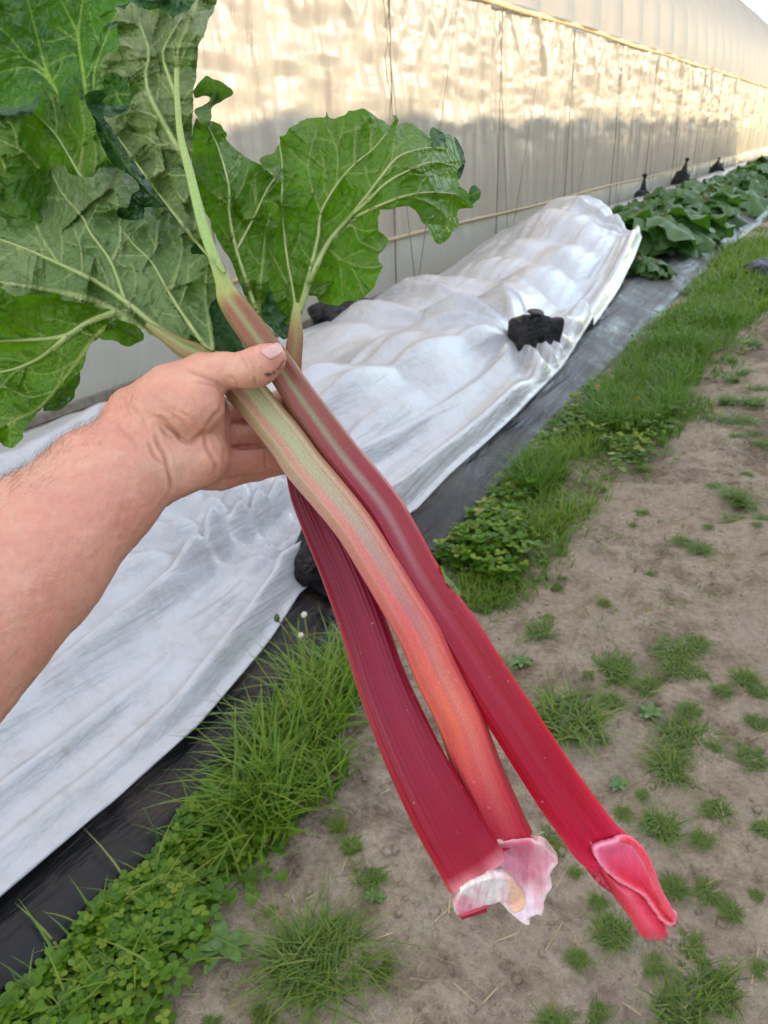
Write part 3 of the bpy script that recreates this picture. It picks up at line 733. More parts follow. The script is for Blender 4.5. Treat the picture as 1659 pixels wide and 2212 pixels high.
def rhubarb_plant(loc, seed, n, rad):
    r = random.Random(seed); root = empty('rhubarb_plant', loc)
    for i in range(n):
        a = i*2.399+r.uniform(-.4, .4); tilt = r.uniform(.15, 1.0)*(.35+.65*i/n)
        L = rad*r.uniform(.6, .95); top = Vector((math.cos(a)*math.sin(tilt)*L, math.sin(a)*math.sin(tilt)*L, math.cos(tilt)*L*.75))
        st = bpy.data.objects.new('stem', STEMME); COL.objects.link(st); st.parent = root
        st.rotation_euler = top.to_track_quat('Z', 'Y').to_euler(); st.scale = (.32, .32, top.length)
        lf = bpy.data.objects.new('leaf', LEAFME[r.randrange(6)]); COL.objects.link(lf); lf.parent = root
        s = rad*r.uniform(.65, 1.05); lf.scale = (s, s, s); lf.location = top
        lf.rotation_euler = (r.uniform(-.5, .5), r.uniform(-.15, .75)+tilt*.35, a+r.uniform(-.5, .5))
    return root
spots = [(-2.05, 10.0, .62), (-2.65, 10.7, .60), (-1.95, 11.2, .55), (-2.5, 12.1, .62), (-2.1, 13.2, .62), (-2.7, 14.2, .6), (-2.0, 15.2, .6), (-2.6, 16.6, .62), (-2.05, 18.2, .62), (-2.5, 20., .62), (-2.1, 22., .65), (-2.5, 24., .65), (-2.1, 26.2, .65), (-2.5, 28.6, .66), (-2.2, 31.2, .66), (-2.4, 34.2, .7), (-2.2, 37.5, .7), (-2.4, 41, .7)]
for i, (x, y, rd) in enumerate(spots):
    p = rhubarb_plant((x, y, .12), 100+i, 22 if i < 8 else 14, rd)
    lab = {0: 'big leafy rhubarb plant right beside the open end of the row cover', 1: 'leafy rhubarb plant behind the peak of the row cover', 2: 'bushy rhubarb plant leaning over the edge of the black film'}.get(i, 'rhubarb plant in the leafy row running along the tunnel')
    tag(p, lab, 'rhubarb plant', 'rhubarb plants in the bed')
p = rhubarb_plant((-1.72, 8.25, .10), 55, 9, .32); tag(p, 'small rhubarb plant with crinkled leaves at the foot of the cover corner', 'rhubarb plant', 'rhubarb plants in the bed')

# ================================================================== GRASS, CLOVER, WEEDS
def grass_material(name, a, b_, c_, tr):
    t = NT(name); tone = t.attr('tone'); h = t.attr('height')
    col = t.ramp(tone, [(0, a), (.5, b_), (.86, c_), (1, (.34, .28, .12))])
    col = t.mix(t.math('MULTIPLY', h, .35), col, (.20, .27, .06))
    t.set(col, .42, .4); t.translucent(tr, .32); return t.m
M_GRASS = grass_material('grass blade', (.028, .095, .006), (.095, .215, .011), (.22, .31, .022), (.16, .40, .012))
M_TUFT = grass_material('tuft blade', (.032, .09, .008), (.095, .195, .016), (.20, .28, .035), (.13, .28, .02))
def blades(base, yaw, L, lean, wid, droop, k=5, tone=None):
    n = len(base); s = np.linspace(0, 1, k)[None]
    d = np.stack([np.cos(yaw), np.sin(yaw)], 1)
    hor = L[:, None]*(lean[:, None]*s+droop[:, None]*s**2.3); ver = L[:, None]*(s-.38*(lean+droop)[:, None]*s**2)
    ww = wid[:, None]*(1-s**2.2)*.5+.0002
    c = base[:, None]+np.stack([hor*d[:, :1], hor*d[:, 1:], ver], -1)
    side = np.stack([-d[:, 1], d[:, 0], np.zeros(n)], 1)[:, None]*ww[..., None]
    v = np.stack([c-side, c+side], 2).reshape(-1, 3)
    f0 = np.array([[2*i, 2*i+1, 2*i+3, 2*i+2] for i in range(k-1)])
    f = (np.arange(n)[:, None, None]*2*k+f0[None]).reshape(-1, 4)
    if tone is None: tone = rng.uniform(0, .95, n)
    tn = np.repeat(tone, 2*k); hh = np.tile(np.repeat(s[0], 2), n)
    return v, f, {'tone': tn, 'height': hh}
def tuft_blades(n, rad, L, wid, spread):
    a = rng.uniform(0, 2*np.pi, n); r = rad*np.sqrt(rng.uniform(0, 1, n))
    base = np.stack([r*np.cos(a), r*np.sin(a), -.005*np.ones(n)], 1)
    yaw = a+rng.normal(0, 1.5, n)
    return blades(base, yaw, L*rng.uniform(.25, 1.15, n), rng.uniform(.05, spread, n)*(.45+.55*r/rad), wid*rng.uniform(.6, 1.25, n), rng.uniform(.15, 1.2, n))
PROTO = []
for (n, rad, L, wd, sp_) in ((280, .42, .62, .034, .9), (340, .47, .52, .030, 1.1), (220, .48, .50, .034, 1.2), (300, .40, .70, .030, .8)):
    v, f, at = tuft_blades(n, rad, L, wd, sp_); o = mesh('grass_tuft', v, f, M_TUFT, None, True, at); PROTO.append(o.data); bpy.data.objects.remove(o)
vb, fb, ab = tuft_blades(620, .42, .58, .019, 1.05); o = mesh('grass_tuft', vb, fb, M_TUFT, None, True, ab); BIGTUFT = o.data; bpy.data.objects.remove(o)
def Z4(x, y): return (1042.3+.4049*x, 1316.6+.4049*y)
def Z3(x, y): return (877.8+.4709*x, 658.3+.4709*y)
def Z2(x, y): return (.496*x, 1591+.496*y)
tl = []
for (x, y, s_) in ((700,290,190),(440,590,340),(560,330,60),(690,460,120),(1000,200,120),(1040,290,150),(1150,330,110),(1150,160,90),(900,370,130),(1110,510,100),(1280,430,90),(1400,370,120),(1480,430,90),(1110,640,240),(1450,770,140),(1000,790,200),(960,1120,170),(760,1040,80),(1250,1060,130),(1170,1210,100),(500,1350,60),(1030,1430,110),(1220,1460,120),(1340,1570,90),(620,1520,80),(690,1700,160),(1120,1720,130),(510,1850,90),(910,1840,100),(1240,1980,120),(600,2100,120),(380,2190,130),(1500,1160,90),(1480,570,100),(330,1200,180),(860,950,60),(640,680,60),(1230,700,60),(1470,1500,60),(1500,1880,80)):
    tl.append((*Z4(x, y), s_*.4049))
for (x, y, s_) in ((1350,1125,90),(1260,1090,70),(1510,985,100),(1500,890,110),(1410,835,60),(1080,960,50),(1040,1005,35),(905,1370,60),(620,1460,120),(940,1610,170),(1240,1560,150),(1330,1520,90),(1120,1222,35),(890,852,50),(1240,722,35),(1090,745,60),(1560,770,50),(1520,600,60),(1600,590,60),(1480,440,90),(1590,445,110),(1540,525,110),(1420,520,100),(1380,1040,40),(1560,920,100),(1630,1005,70),(1600,1040,40),(715,1150,60),(720,1228,40),(680,1260,60),(650,1400,60),(400,1560,80),(1480, 240, 70),(1560,300,80),(1620,380,90),(1500,330,60),(1600,180,70),(1010,690,90),(1640,640,80)):
    tl.append((*Z3(x, y), s_*.4709))
for (x, y, s_) in ((1470,410,70),(1530,505,80),(1610,610,110),(1180,760,50),(1650,1000,100),(1150,1185,80),(920,1230,60)):
    tl.append((*Z2(x, y), s_*.496))
LOOK = ('green grass tuft growing out of the bare dirt path', 'short sparse grass tuft on the bare dirt path')
for i, (x, y, s_) in enumerate(tl):
    g = G(x, y); d = np.linalg.norm(g-CAMPOS); wsz = s_*d/FPX
    o = bpy.data.objects.new('grass_tuft', PROTO[i % 4]); COL.objects.link(o)
    o.location = (g[0], g[1], float(ground_z(g[0], g[1]))); k = wsz/1.0
    k *= .98
    o.scale = (k, k, k*random.uniform(.5, .72)); o.rotation_euler = (0, 0, random.uniform(0, 6.28))
    big = s_ > 44
    tag(o, LOOK[0] if big else LOOK[1], 'grass tuft', 'larger grass tufts on the path' if big else 'small grass tufts on the path')
tl_big = [(Z2(1390, 985), 190, 'large round grass tuft at the bottom of the picture, below the cut rhubarb stalks')]
for (q, s_, lab) in tl_big:
    g = G(*q); d = np.linalg.norm(g-CAMPOS); k = s_*d/FPX/1.05
    o = bpy.data.objects.new('grass_tuft', BIGTUFT); COL.objects.link(o); o.location = (g[0], g[1], float(ground_z(g[0], g[1])))
    o.scale = (k, k, k*.75); tag(o, lab, 'grass tuft')
for (q, s_, lab) in (((1480, 2165), 85, 'thin straggly grass tuft with long pale blades in the bottom right corner'), ((1545, 2105), 80, 'straggly grass plant with arching blades above the bottom right corner')):
    g = G(*q); d = np.linalg.norm(g-CAMPOS); k = s_*d/FPX/.9
    o = bpy.data.objects.new('grass_tuft', PROTO[2]); COL.objects.link(o); o.location = (g[0], g[1], float(ground_z(g[0], g[1])))
    o.scale = (k, k, k*1.1); o.rotation_euler = (0, 0, s_); tag(o, lab, 'grass tuft')

# verge of grass between the mulch film and the path
rightD = [(330, 2240), (395, 2040), (470, 1960), (560, 1850), (640, 1730), (720, 1620), (780, 1500), (880, 1440), (1000, 1345), (1190, 1320), (1215, 1180), (1290, 1080), (1345, 1020), (1432, 965), (1450, 930), (1520, 890), (1590, 800), (1620, 740), (1680, 640), (1800, 480)]
rg = np.array([G(*q)[:2] for q in rightD])
rg = rg[np.argsort(rg[:, 1])]
def verge_pts(n, y0, y1, pw=1.5):
    u = rng.uniform(0, 1, n); y = y0+(y1-y0)*u**pw
    xl = curve_xy(mul, y)-.01; xr = np.interp(y, rg[:, 1], rg[:, 0]); xr = np.maximum(xr, xl+.12)
    v = rng.uniform(0, 1, n)
    x = xl+(xr-xl)*v+.035*rng.normal(0, 1, n)*v
    return x, y, v
allb = []
def add_blades(x, y, L, wid, lean=.5, droop=.6, tone=None, k=5):
    n = len(x); base = np.stack([x, y, ground_z(x, y)], 1)
    v, f, at = blades(base, rng.uniform(0, 2*np.pi, n), L, rng.uniform(.02, lean, n), wid, rng.uniform(.1, droop, n), k, tone)
    allb.append((v, f, at))
# general short cover, patchy
x, y, v = verge_pts(30000, .35, 26, 2.0)
den = fbm(x*2.2, y*1.6, 0, 61, 3)
keep = (1.8*den+.25-.8*v > rng.uniform(-.35, .35, len(x))) & (y > 2.1)
x, y = x[keep], y[keep]; lush = sstep(-.2, .6, fbm(x*1.1, y*.7, 0, 66, 2))
add_blades(x, y, (.05+.11*lush)*rng.uniform(.5, 1.2, len(x)), rng.uniform(.003, .006, len(x))*(1+.08*y), .9, .8, np.clip(rng.uniform(0, .8, len(x))+.25*fbm(x, y, 0, 5, 2), 0, 1))
# lush clumps traced from the verge
def clump(q, rx, ry, n, L, wid=.005, tone=(0, .6)):
    g = G(*q); d = np.linalg.norm(g-CAMPOS)/FPX
    a, r = rng.uniform(0, 2*np.pi, n), np.sqrt(rng.uniform(0, 1, n))
    add_blades(g[0]+np.cos(a)*r*rx, g[1]+np.sin(a)*r*ry, L*rng.uniform(.5, 1.1, n), wid*rng.uniform(.7, 1.2, n), .55, .75, rng.uniform(*tone, n), 6)
clump((610, 1640), .09, .17, 190, .22, .0075, (.3, .95)); clump((560, 1750), .07, .11, 160, .20, .0075, (.2, .85)); clump((680, 1560), .09, .22, 240, .25, .0075, (.3, .95)); clump((660, 1700), .10, .13, 240, .15, .007, (.2, .8))
clump((720, 1470), .08, .25, 200, .23, .007, (.3, .95)); clump((560, 1810), .07, .07, 90, .18, .008, (.3, .9)); clump((640, 1600), .10, .22, 260, .10, .005, (0, .5))
clump((1165, 1040), .10, .22, 900, .20, .004); clump((1370, 880), .26, .55, 1700, .22, .006); clump((1430, 800), .25, .7, 1500, .22, .007); clump((1330, 900), .10, .3, 600, .2, .006)
clump((1500, 720), .3, 1.0, 1500, .2, .008); clump((1580, 650), .35, 1.4, 1500, .2, .01, (.3, .8)); clump((1640, 560), .5, 2.2, 1600, .22, .012, (.5, .95)); clump((1250, 960), .12, .3, 500, .12, .005, (.4, .9))
clump((1060, 1230), .10, .2, 400, .10, .004, (.4, .9)); clump((1120, 1140), .13, .2, 500, .1, .004, (.5, .95)); clump((1480, 880), .15, .3, 400, .09, .005); clump((1420, 930), .13, .2, 300, .07, .005)
# stray blades in the clover
x, y, v = verge_pts(160, .4, .95, 1); add_blades(x, y, rng.uniform(.06, .16, 160), rng.uniform(.004, .007, 160), .8, .8)
# thin ground cover on the path
n = 16000; u = rng.uniform(0, 1, n); y = .4+22*u**2.2; x = rng.uniform(-1.0, 2.2, n)*1.0
den = fbm(x*2.6, y*2.0, 0, 77, 4); keep = den+.05*np.minimum(y, 6) > .30; x, y = x[keep], y[keep]
add_blades(x, y, rng.uniform(.012, .04, len(x)), rng.uniform(.002, .004, len(x))*(1+.1*y), 1., .8, rng.uniform(.2, .95, len(x)), 4)
V, F, A, off = [], [], {'tone': [], 'height': []}, 0
for v, f, at in allb:
    V.append(v); F.append(f+off); off += len(v)
    for k in A: A[k].append(at[k])
o = mesh('grass', np.concatenate(V), np.concatenate(F), M_GRASS, None, True, {k: np.concatenate(a) for k, a in A.items()})
tag(o, kind='stuff'); o['label'] = 'green grass and weeds along the edge of the black film'

# clover: three round leaflets on each stalk
def leaflets(x, y, z, size, tilt, yaw, tone, three=True, asp=.85):
    n = len(x); m = 9; th = np.linspace(0, 2*np.pi, m, endpoint=False)
    rad = 1-.22*np.exp(-((th-np.pi)/.4)**2)
    px = .55-.5*np.cos(th)*rad; py = asp*.5*np.sin(th)*rad
    sh = np.stack([px, py, .10*np.abs(py)], 1); sh = np.vstack([sh, [[.55, 0, -.03]]])
    vs, fs, ts = [], [], []; off = 0
    f0 = np.array([[i, (i+1) % m, m] for i in range(m)])
    for k in range(3 if three else 1):
        a = yaw+k*2.094+rng.normal(0, .15, n); ti = tilt+rng.normal(0, .2, n)
        ca, sa, ct, st_ = np.cos(a), np.sin(a), np.cos(ti), np.sin(ti)
        X = sh[None, :, 0]*ct[:, None]-sh[None, :, 2]*st_[:, None]; Zz = sh[None, :, 0]*st_[:, None]+sh[None, :, 2]*ct[:, None]; Yy = np.broadcast_to(sh[None, :, 1], X.shape)
        v = np.stack([x[:, None]+size[:, None]*(X*ca[:, None]-Yy*sa[:, None]), y[:, None]+size[:, None]*(X*sa[:, None]+Yy*ca[:, None]), z[:, None]+size[:, None]*Zz], -1).reshape(-1, 3)
        f = (np.arange(n)[:, None, None]*(m+1)+f0[None]).reshape(-1, 3)+off
        vs.append(v); fs.append(f); ts.append(np.repeat(tone, m+1)); off += len(v)
    return np.concatenate(vs), np.concatenate(fs), np.concatenate(ts)
x, y, v = verge_pts(3000, .30, 1.02, 1.0)
keep = (fbm(x*5, y*5, 0, 88, 2)+.75-1.0*v > rng.uniform(-.3, .5, len(x))); x, y = x[keep], y[keep]
z = ground_z(x, y)+rng.uniform(.008, .05, len(x))
vv, ff, tt = leaflets(x, y, z, rng.uniform(.010, .021, len(x)), np.full(len(x), .15), rng.uniform(0, 6.28, len(x)), rng.uniform(.1, .8, len(x)))
o = mesh('clover', vv, ff, M_GRASS, None, True, {'tone': tt, 'height': np.zeros(len(tt))}); tag(o, kind='stuff'); o['label'] = 'clover and small weeds beside the black film'
# low broad weeds farther up the verge
x, y, v = verge_pts(6500, 2.3, 9, 1.4)
keep = (1.3*fbm(x*3, y*2, 0, 91, 3)+.30-.7*v > rng.uniform(-.3, .6, len(x))); x, y = x[keep], y[keep]
z = ground_z(x, y)+rng.uniform(.01, .09, len(x))
vv, ff, tt = leaflets(x, y, z, rng.uniform(.012, .032, len(x)), rng.uniform(0, .5, len(x)), rng.uniform(0, 6.28, len(x)), rng.uniform(.0, .95, len(x)))
o = mesh('weeds', vv, ff, M_GRASS, None, True, {'tone': tt, 'height': np.zeros(len(tt))}); tag(o, kind='stuff'); o['label'] = 'low leafy weeds in the grass verge'

# plantain rosettes
def rosette(q, wpx, label, n=11, seed=0):
    g = G(*q); d = np.linalg.norm(g-CAMPOS); s = wpx*d/FPX/2
    r = random.Random(seed); b = MB()
    for i in range(n):
        a = i*2.399+r.uniform(-.3, .3); L = s*r.uniform(.7, 1.15); up = r.uniform(.15, .6); vs = []
        for k in range(6):
            t_ = k/5; wd = L*.23*math.sin(math.pi*min(1, .12+.88*t_)**.8)
            hx = L*t_; hz = L*up*t_*(1-.6*t_)+.006
            for q_ in (-1, 0, 1):
                vs.append((g[0]+hx*math.cos(a)-q_*wd*math.sin(a), g[1]+hx*math.sin(a)+q_*wd*math.cos(a), float(ground_z(g[0], g[1]))+hz+abs(q_)*wd*.3))
        b.add(vs, [(k*3+j, k*3+j+1, k*3+j+4, k*3+j+3) for k in range(5) for j in range(2)])
    o = b.build('weed_rosette', M_WEED); tag(o, label, 'weed', None)
M_WEED = plain('weed leaf', (.07, .15, .03), .4, .4, .35, 60)
rosette(Z2(970, 930), 120, 'broad leaved plantain weed at the edge of the clover, left of the big tuft', 13, 1)
rosette(Z2(1630, 700), 50, 'small dark leafed weed on the dirt above the big tuft', 9, 2)
rosette(Z4(730, 900), 48, 'small bright leafy weed on the path between the right stalk and a grass tuft', 9, 3)
rosette(Z4(210, 220), 55, 'blue green leafy weed beside the middle of the right stalk', 9, 4)
rosette(Z4(900, 520), 60, 'pale weed rosette in the tufts on the right of the path', 9, 5)
rosette(Z3(520, 1590), 60, 'flat grey green weed at the dirt edge of the verge', 9, 6)
# dandelions: a closed head, a white seed head, spent heads and small yellow flowers
M_DSTEM = plain('flower stem', (.20, .19, .07), .5, .3); M_DHEAD = plain('seed head', (.62, .58, .50), .9, .1, .3, 400); M_YEL = plain('yellow petals', (.72, .42, .02), .6, .2); M_BUD = plain('green bud', (.10, .15, .06), .6, .3)
def dandelion(q0, q1, mat, rad, label, depth=None):
    g = G(*q0); g[2] = float(ground_z(g[0], g[1])); d = ray(*q1); dn = np.linalg.norm(g[:2]-CAMPOS[:2]); t_ = dn/np.linalg.norm(d[:2]); top = CAMPOS+d*t_
    root = empty('dandelion', tuple(g)); tag(root, label, 'dandelion')
    b = MB(); b.tube([g, g*.5+top*.5+np.array([.006, 0, .004]), top], [.0028, .0024, .002], 7); b.build('flower_stalk', M_DSTEM, root)
    nu, nv = 20, 14; U, V = np.meshgrid(np.linspace(0, 2*np.pi, nu, endpoint=False), np.linspace(0, np.pi, nv)); s = 1+.16*vnoise(U*4, V*5, 0, 3)
    v = np.stack([np.sin(V)*np.cos(U)*s*rad, np.sin(V)*np.sin(U)*s*rad, np.cos(V)*s*rad*(1.5 if mat is M_BUD else 1)], -1).reshape(-1, 3)+top
    mesh('flower_head', v, grid_faces(nv, nu, True)[:, ::-1].copy(), mat, root)
dandelion((655, 1420), (598, 1335), M_BUD, .009, 'tall closed dandelion bud standing against the white cover')
dandelion((672, 1455), (657, 1328), M_DHEAD, .009, 'tall pale dandelion seed head just left of the dark rhubarb stalk')
dandelion((668, 1470), (650, 1372), M_DHEAD, .008, 'lower spent dandelion head with pale tip, left of the dark stalk')
for i, q in enumerate(((1292, 838), (1330, 863), (1375, 862))):
    dandelion((q[0], q[1]+22), q, M_YEL, .018, ('yellow flower at the left of three in the verge', 'middle yellow flower, lowest of three in the verge', 'yellow flower at the right of three in the verge')[i])
# distant tree tops past the end of the tunnel
M_BARK = plain('bark', (.09, .07, .05), .9, .1); M_CROWN = plain('tree leaves', (.05, .085, .035), .6, .2, .4, 2)
def tree(x, y, h, label, seed):
    root = empty('tree', (x, y, 0)); tag(root, label, 'tree', 'distant trees')
    b = MB(); b.tube([(x, y, 0), (x+.1, y, h*.5), (x, y+.2, h*.9)], [.28, .2, .05], 8)
    r = np.random.default_rng(seed)
    for k in range(7):
        a = r.uniform(0, 6.28); z0 = h*r.uniform(.4, .75); b.tube([(x, y, z0), (x+1.2*math.cos(a), y+1.2*math.sin(a), z0+1.), (x+1.9*math.cos(a), y+1.9*math.sin(a), z0+1.9)], [.1, .06, .02], 6)
    b.build('trunk', M_BARK, root)
    n = 2600; cen = r.normal(0, 1, (16, 3))*np.array([1.2, 1.2, h*.16])+np.array([x, y, h*.74])
    c = cen[r.integers(0, 16, n)]+r.normal(0, .5, (n, 3)); d1 = r.normal(0, .14, (n, 3)); d2 = r.normal(0, .14, (n, 3))
    v = np.stack([c-d1, c+d2, c+d1, c-d2], 1).reshape(-1, 3)
    mesh('crown', v, np.arange(4*n).reshape(-1, 4), M_CROWN, root, False)
tree(-7.2, 80, 10.4, 'hazy green tree top beyond the far end of the tunnel roof', 1)
tree(-4.6, 86, 9.2, 'lower tree beyond the tunnel end, at the right edge', 2)

# ================================================================== RHUBARB STALKS IN THE HAND
def stripe(x, c, w): return np.exp(-((x-c)/w)**2)
# --- stalk with the tall middle leaf (lies along the right)
sB = empty('rhubarb_stalk', tuple(P(650, 860, .466)))
tag(sB, 'rightmost rhubarb stalk, crimson with a scooped pink base, its tall leaf above the thumb', 'rhubarb stalk')
cB = [(381, 150, .474, 9), (383, 220, .473, 12), (391, 300, .472, 15), (409, 370, .4705, 19), (438, 485, .4685, 23), (466, 566, .4685, 26), (483, 612, .469, 36), (494, 642, .470, 52), (520, 680, .467, 62), (565, 742, .466, 66), (603, 790, .466, 66), (642, 848, .466, 68), (690, 915, .466, 73), (745, 990, .466, 78), (823, 1088, .466, 83), (865, 1160, .466, 86), (911, 1248, .466, 91), (992, 1371, .466, 97), (1055, 1473, .466, 101), (1116, 1568, .466, 106), (1195, 1690, .466, 110), (1253, 1772, .466, 113), (1290, 1820, .4672, 114), (1330, 1851, .4695, 100), (1366, 1924, .4735, 78), (1388, 1970, .476, 52)]
def colB(u, x, s):
    u = np.clip(u*1.1, 0, 1); u0 = u; u = np.clip((u-.27)/.73, 0, 1)
    base = lerp_table(u, [(0, srgb(140, 114, 74)), (.10, srgb(130, 96, 72)), (.22, srgb(128, 78, 66)), (.34, srgb(142, 48, 58)), (.48, srgb(146, 24, 46)), (.65, srgb(150, 12, 40)), (.85, srgb(158, 8, 38)), (.93, srgb(176, 12, 46)), (1, srgb(205, 40, 80))])
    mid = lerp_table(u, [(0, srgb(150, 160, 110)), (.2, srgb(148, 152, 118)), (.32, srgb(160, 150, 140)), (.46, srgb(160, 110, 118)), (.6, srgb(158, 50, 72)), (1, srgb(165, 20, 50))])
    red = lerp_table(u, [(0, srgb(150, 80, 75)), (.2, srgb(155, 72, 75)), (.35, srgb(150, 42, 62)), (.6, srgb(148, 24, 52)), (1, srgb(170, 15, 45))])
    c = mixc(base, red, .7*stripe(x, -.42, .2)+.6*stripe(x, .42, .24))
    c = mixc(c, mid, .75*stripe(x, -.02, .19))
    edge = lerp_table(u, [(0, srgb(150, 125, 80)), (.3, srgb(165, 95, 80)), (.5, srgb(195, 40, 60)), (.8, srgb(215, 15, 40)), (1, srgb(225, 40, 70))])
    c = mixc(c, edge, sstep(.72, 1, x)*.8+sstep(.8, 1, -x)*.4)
    return mixc(lerp_table(u0, [(0, srgb(165, 185, 110)), (.2, srgb(160, 190, 115)), (.27, srgb(165, 170, 100))]), c, sstep(.255, .285, u0))
def profB(u, x, s): return sstep(.24, .30, u)*np.where(s > 0, -.16*np.exp(-((x+.03)/.5)**2)+.06*stripe(x, .62, .16)+.05*stripe(x, -.6, .16)+.011*np.sin(x*31+1), .02*np.sin(x*22))
stalk_tube('stem', cB, colB, sB, M_STALK, [(0, .9), (.27, .8), (.33, .66), (.885, .64), (.91, .46), (.95, .22), (1, .15)], 140, profB)
# scooped base
def z_scoop(x, y, de): 
    t_ = np.clip(((x-1290)*.55+(y-1820)*.83)/190, 0, 1); return .4548+.004*t_+.011*sstep(0, 26, de)*(.35+.65*t_)
def col_scoop(x, y, de):
    t_ = np.clip(((x-1285)*.55+(y-1815)*.83)/180, 0, 1)[..., None]
    c = srgb(232, 120, 165)*(1-t_)+srgb(225, 45, 70)*t_
    s_ = stripe((x-1320)*.83-(y-1900)*.55, 25, 26)[..., None]*np.clip(t_*2, 0, 1)
    c = c*(1-.6*s_)+srgb(225, 18, 40)*.6*s_
    pal = np.exp(-de/6.)[..., None]*.55
    return c*(1-pal)+srgb(244, 170, 190)*pal
sc_o = mapp(R6, [(1025, 478), (1060, 455), (1120, 440), (1185, 420), (1230, 440), (1285, 520), (1335, 620), (1385, 730), (1430, 810), (1466, 845), (1468, 872), (1440, 884), (1398, 862), (1352, 800), (1300, 730), (1230, 690), (1160, 650), (1090, 595), (1045, 535)])
flap('base_hollow', sc_o, z_scoop, col_scoop, M_FLESH, sB, 4, .004, .5, 3)
def z_rim(x, y, de): return .4560-.0022*np.sqrt(np.clip(de/10, 0, 1))+.002*np.clip((y-1830)/150, 0, 1)
rim_o = mapp(R6, [(1150, 430), (1200, 398), (1245, 420), (1300, 478), (1348, 575), (1385, 685), (1425, 755), (1468, 842), (1466, 872), (1438, 850), (1400, 770), (1355, 680), (1318, 600), (1275, 520), (1225, 455)])
flap('base_rim', rim_o, z_rim, lambda x, y, de: (np.clip(1-de/9, 0, 1)[..., None]*.5)*srgb(245, 150, 170)+(1-np.clip(1-de/9, 0, 1)[..., None]*.5)*srgb(228, 40, 68), M_FLESH, sB, 4, .004, .4, 4)
def z_sheath(x, y, de): return .4662-.0118*np.sqrt(np.clip(de/40, 0, 1))
def col_sheath(x, y, de):
    t_ = np.clip(((x-1290)*.55+(y-1820)*.83)/200, 0, 1)[..., None]
    c = srgb(172, 12, 45)*(1-t_)+srgb(222, 40, 70)*t_
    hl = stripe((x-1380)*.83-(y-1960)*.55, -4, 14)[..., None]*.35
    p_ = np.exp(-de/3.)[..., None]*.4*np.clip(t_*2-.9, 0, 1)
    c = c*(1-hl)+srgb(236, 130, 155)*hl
    return c*(1-p_)+srgb(245, 180, 190)*p_
sh_o = mapp(R6, [(930, 440), (985, 450), (1030, 480), (1055, 535), (1100, 590), (1150, 628), (1190, 652), (1250, 672), (1300, 722), (1350, 800), (1395, 862), (1412, 890), (1428, 930), (1412, 966), (1370, 972), (1310, 968), (1268, 942), (1225, 868), (1180, 800), (1148, 760), (1100, 680), (1046, 594), (985, 512)])
flap('base_sheath', sh_o, z_sheath, col_sheath, M_FLESH, sB, 4, .010, .4, 5)

# --- middle stalk, pale, with the big left leaf
sE = empty('rhubarb_stalk', tuple(P(600, 930, .463)))
tag(sE, 'middle pale pink and green rhubarb stalk with torn white base and big left leaf', 'rhubarb stalk')
cE = [(318, 700, .477, 12), (356, 726, .476, 28), (395, 752, .476, 42), (440, 775, .478, 56), (500, 815, .474, 72), (535, 850, .470, 82), (580, 905, .466, 82), (617, 950, .464, 84), (655, 1004, .462, 86), (704, 1062, .460, 86), (764, 1137, .458, 85), (817, 1222, .458, 86), (862, 1297, .458, 88), (906, 1371, .459, 92), (943, 1455, .461, 96), (993, 1555, .466, 100), (1035, 1670, .473, 107), (1078, 1770, .479, 108), (1096, 1812, .481, 112)]
def colE(u, x, s):
    base = lerp_table(u, [(0, srgb(130, 140, 85)), (.08, srgb(122, 118, 70)), (.2, srgb(168, 160, 120)), (.35, srgb(186, 168, 140)), (.5, srgb(200, 135, 122)), (.65, srgb(212, 98, 92)), (.78, srgb(212, 96, 90)), (.9, srgb(196, 60, 76)), (1, srgb(185, 40, 68))])
    grn = lerp_table(u, [(0, srgb(140, 150, 90)), (.3, srgb(172, 176, 135)), (.45, srgb(178, 160, 145)), (.6, srgb(180, 118, 118)), (.75, srgb(226, 132, 116)), (1, srgb(198, 66, 84))])
    pk_lit = lerp_table(u, [(0, srgb(150, 110, 80)), (.2, srgb(185, 110, 100)), (.4, srgb(215, 125, 120)), (.6, srgb(216, 92, 92)), (.76, srgb(240, 124, 90)), (.9, srgb(206, 74, 84)), (1, srgb(198, 42, 66))])  # pink stripe; its orange stretch paints warm light bounced from the tunnel wall
    c = mixc(base, grn, .9*stripe(x, .18, .34))
    c = mixc(c, pk_lit, .65*stripe(x, -.30, .22)+.35*stripe(x, -.85, .2))
    c = mixc(c, lerp_table(u, [(0, srgb(130, 150, 80)), (.35, srgb(150, 160, 110)), (.6, srgb(190, 120, 100)), (1, srgb(200, 60, 60))]), .45*stripe(x, -.58, .09))
    return mixc(c, lerp_table(u, [(0, srgb(140, 120, 75)), (.3, srgb(170, 135, 100)), (.6, srgb(205, 95, 90)), (1, srgb(190, 40, 60))]), sstep(.62, .95, x)*.8)
def profE(u, x, s): return np.where(s > 0, .13*stripe(x, -.56, .17)+.12*stripe(x, .72, .16)-.13*stripe(x, .25, .32)+.011*np.sin(x*33), .02*np.sin(x*22))
stalk_tube('stem', cE, colE, sE, M_STALK, .68, 140, profE)
fl_o = mapp(R6, [(470, 452), (508, 440), (560, 424), (612, 418), (680, 415), (712, 438), (765, 470), (802, 500), (828, 545), (800, 582), (778, 632), (790, 682), (765, 722), (752, 765), (738, 838), (712, 830), (690, 842), (662, 856), (672, 885), (640, 882), (600, 850), (540, 800), (500, 740), (540, 680), (520, 600), (490, 520)])
def z_fl(x, y, de): return .470+.010*np.clip((y-1812)/170, 0, 1)+.007*sstep(0, 40, de)-.004*np.exp(-((y-1822)/14)**2)+.0007*fbm(x*.03, y*.03, 0, 3, 2)
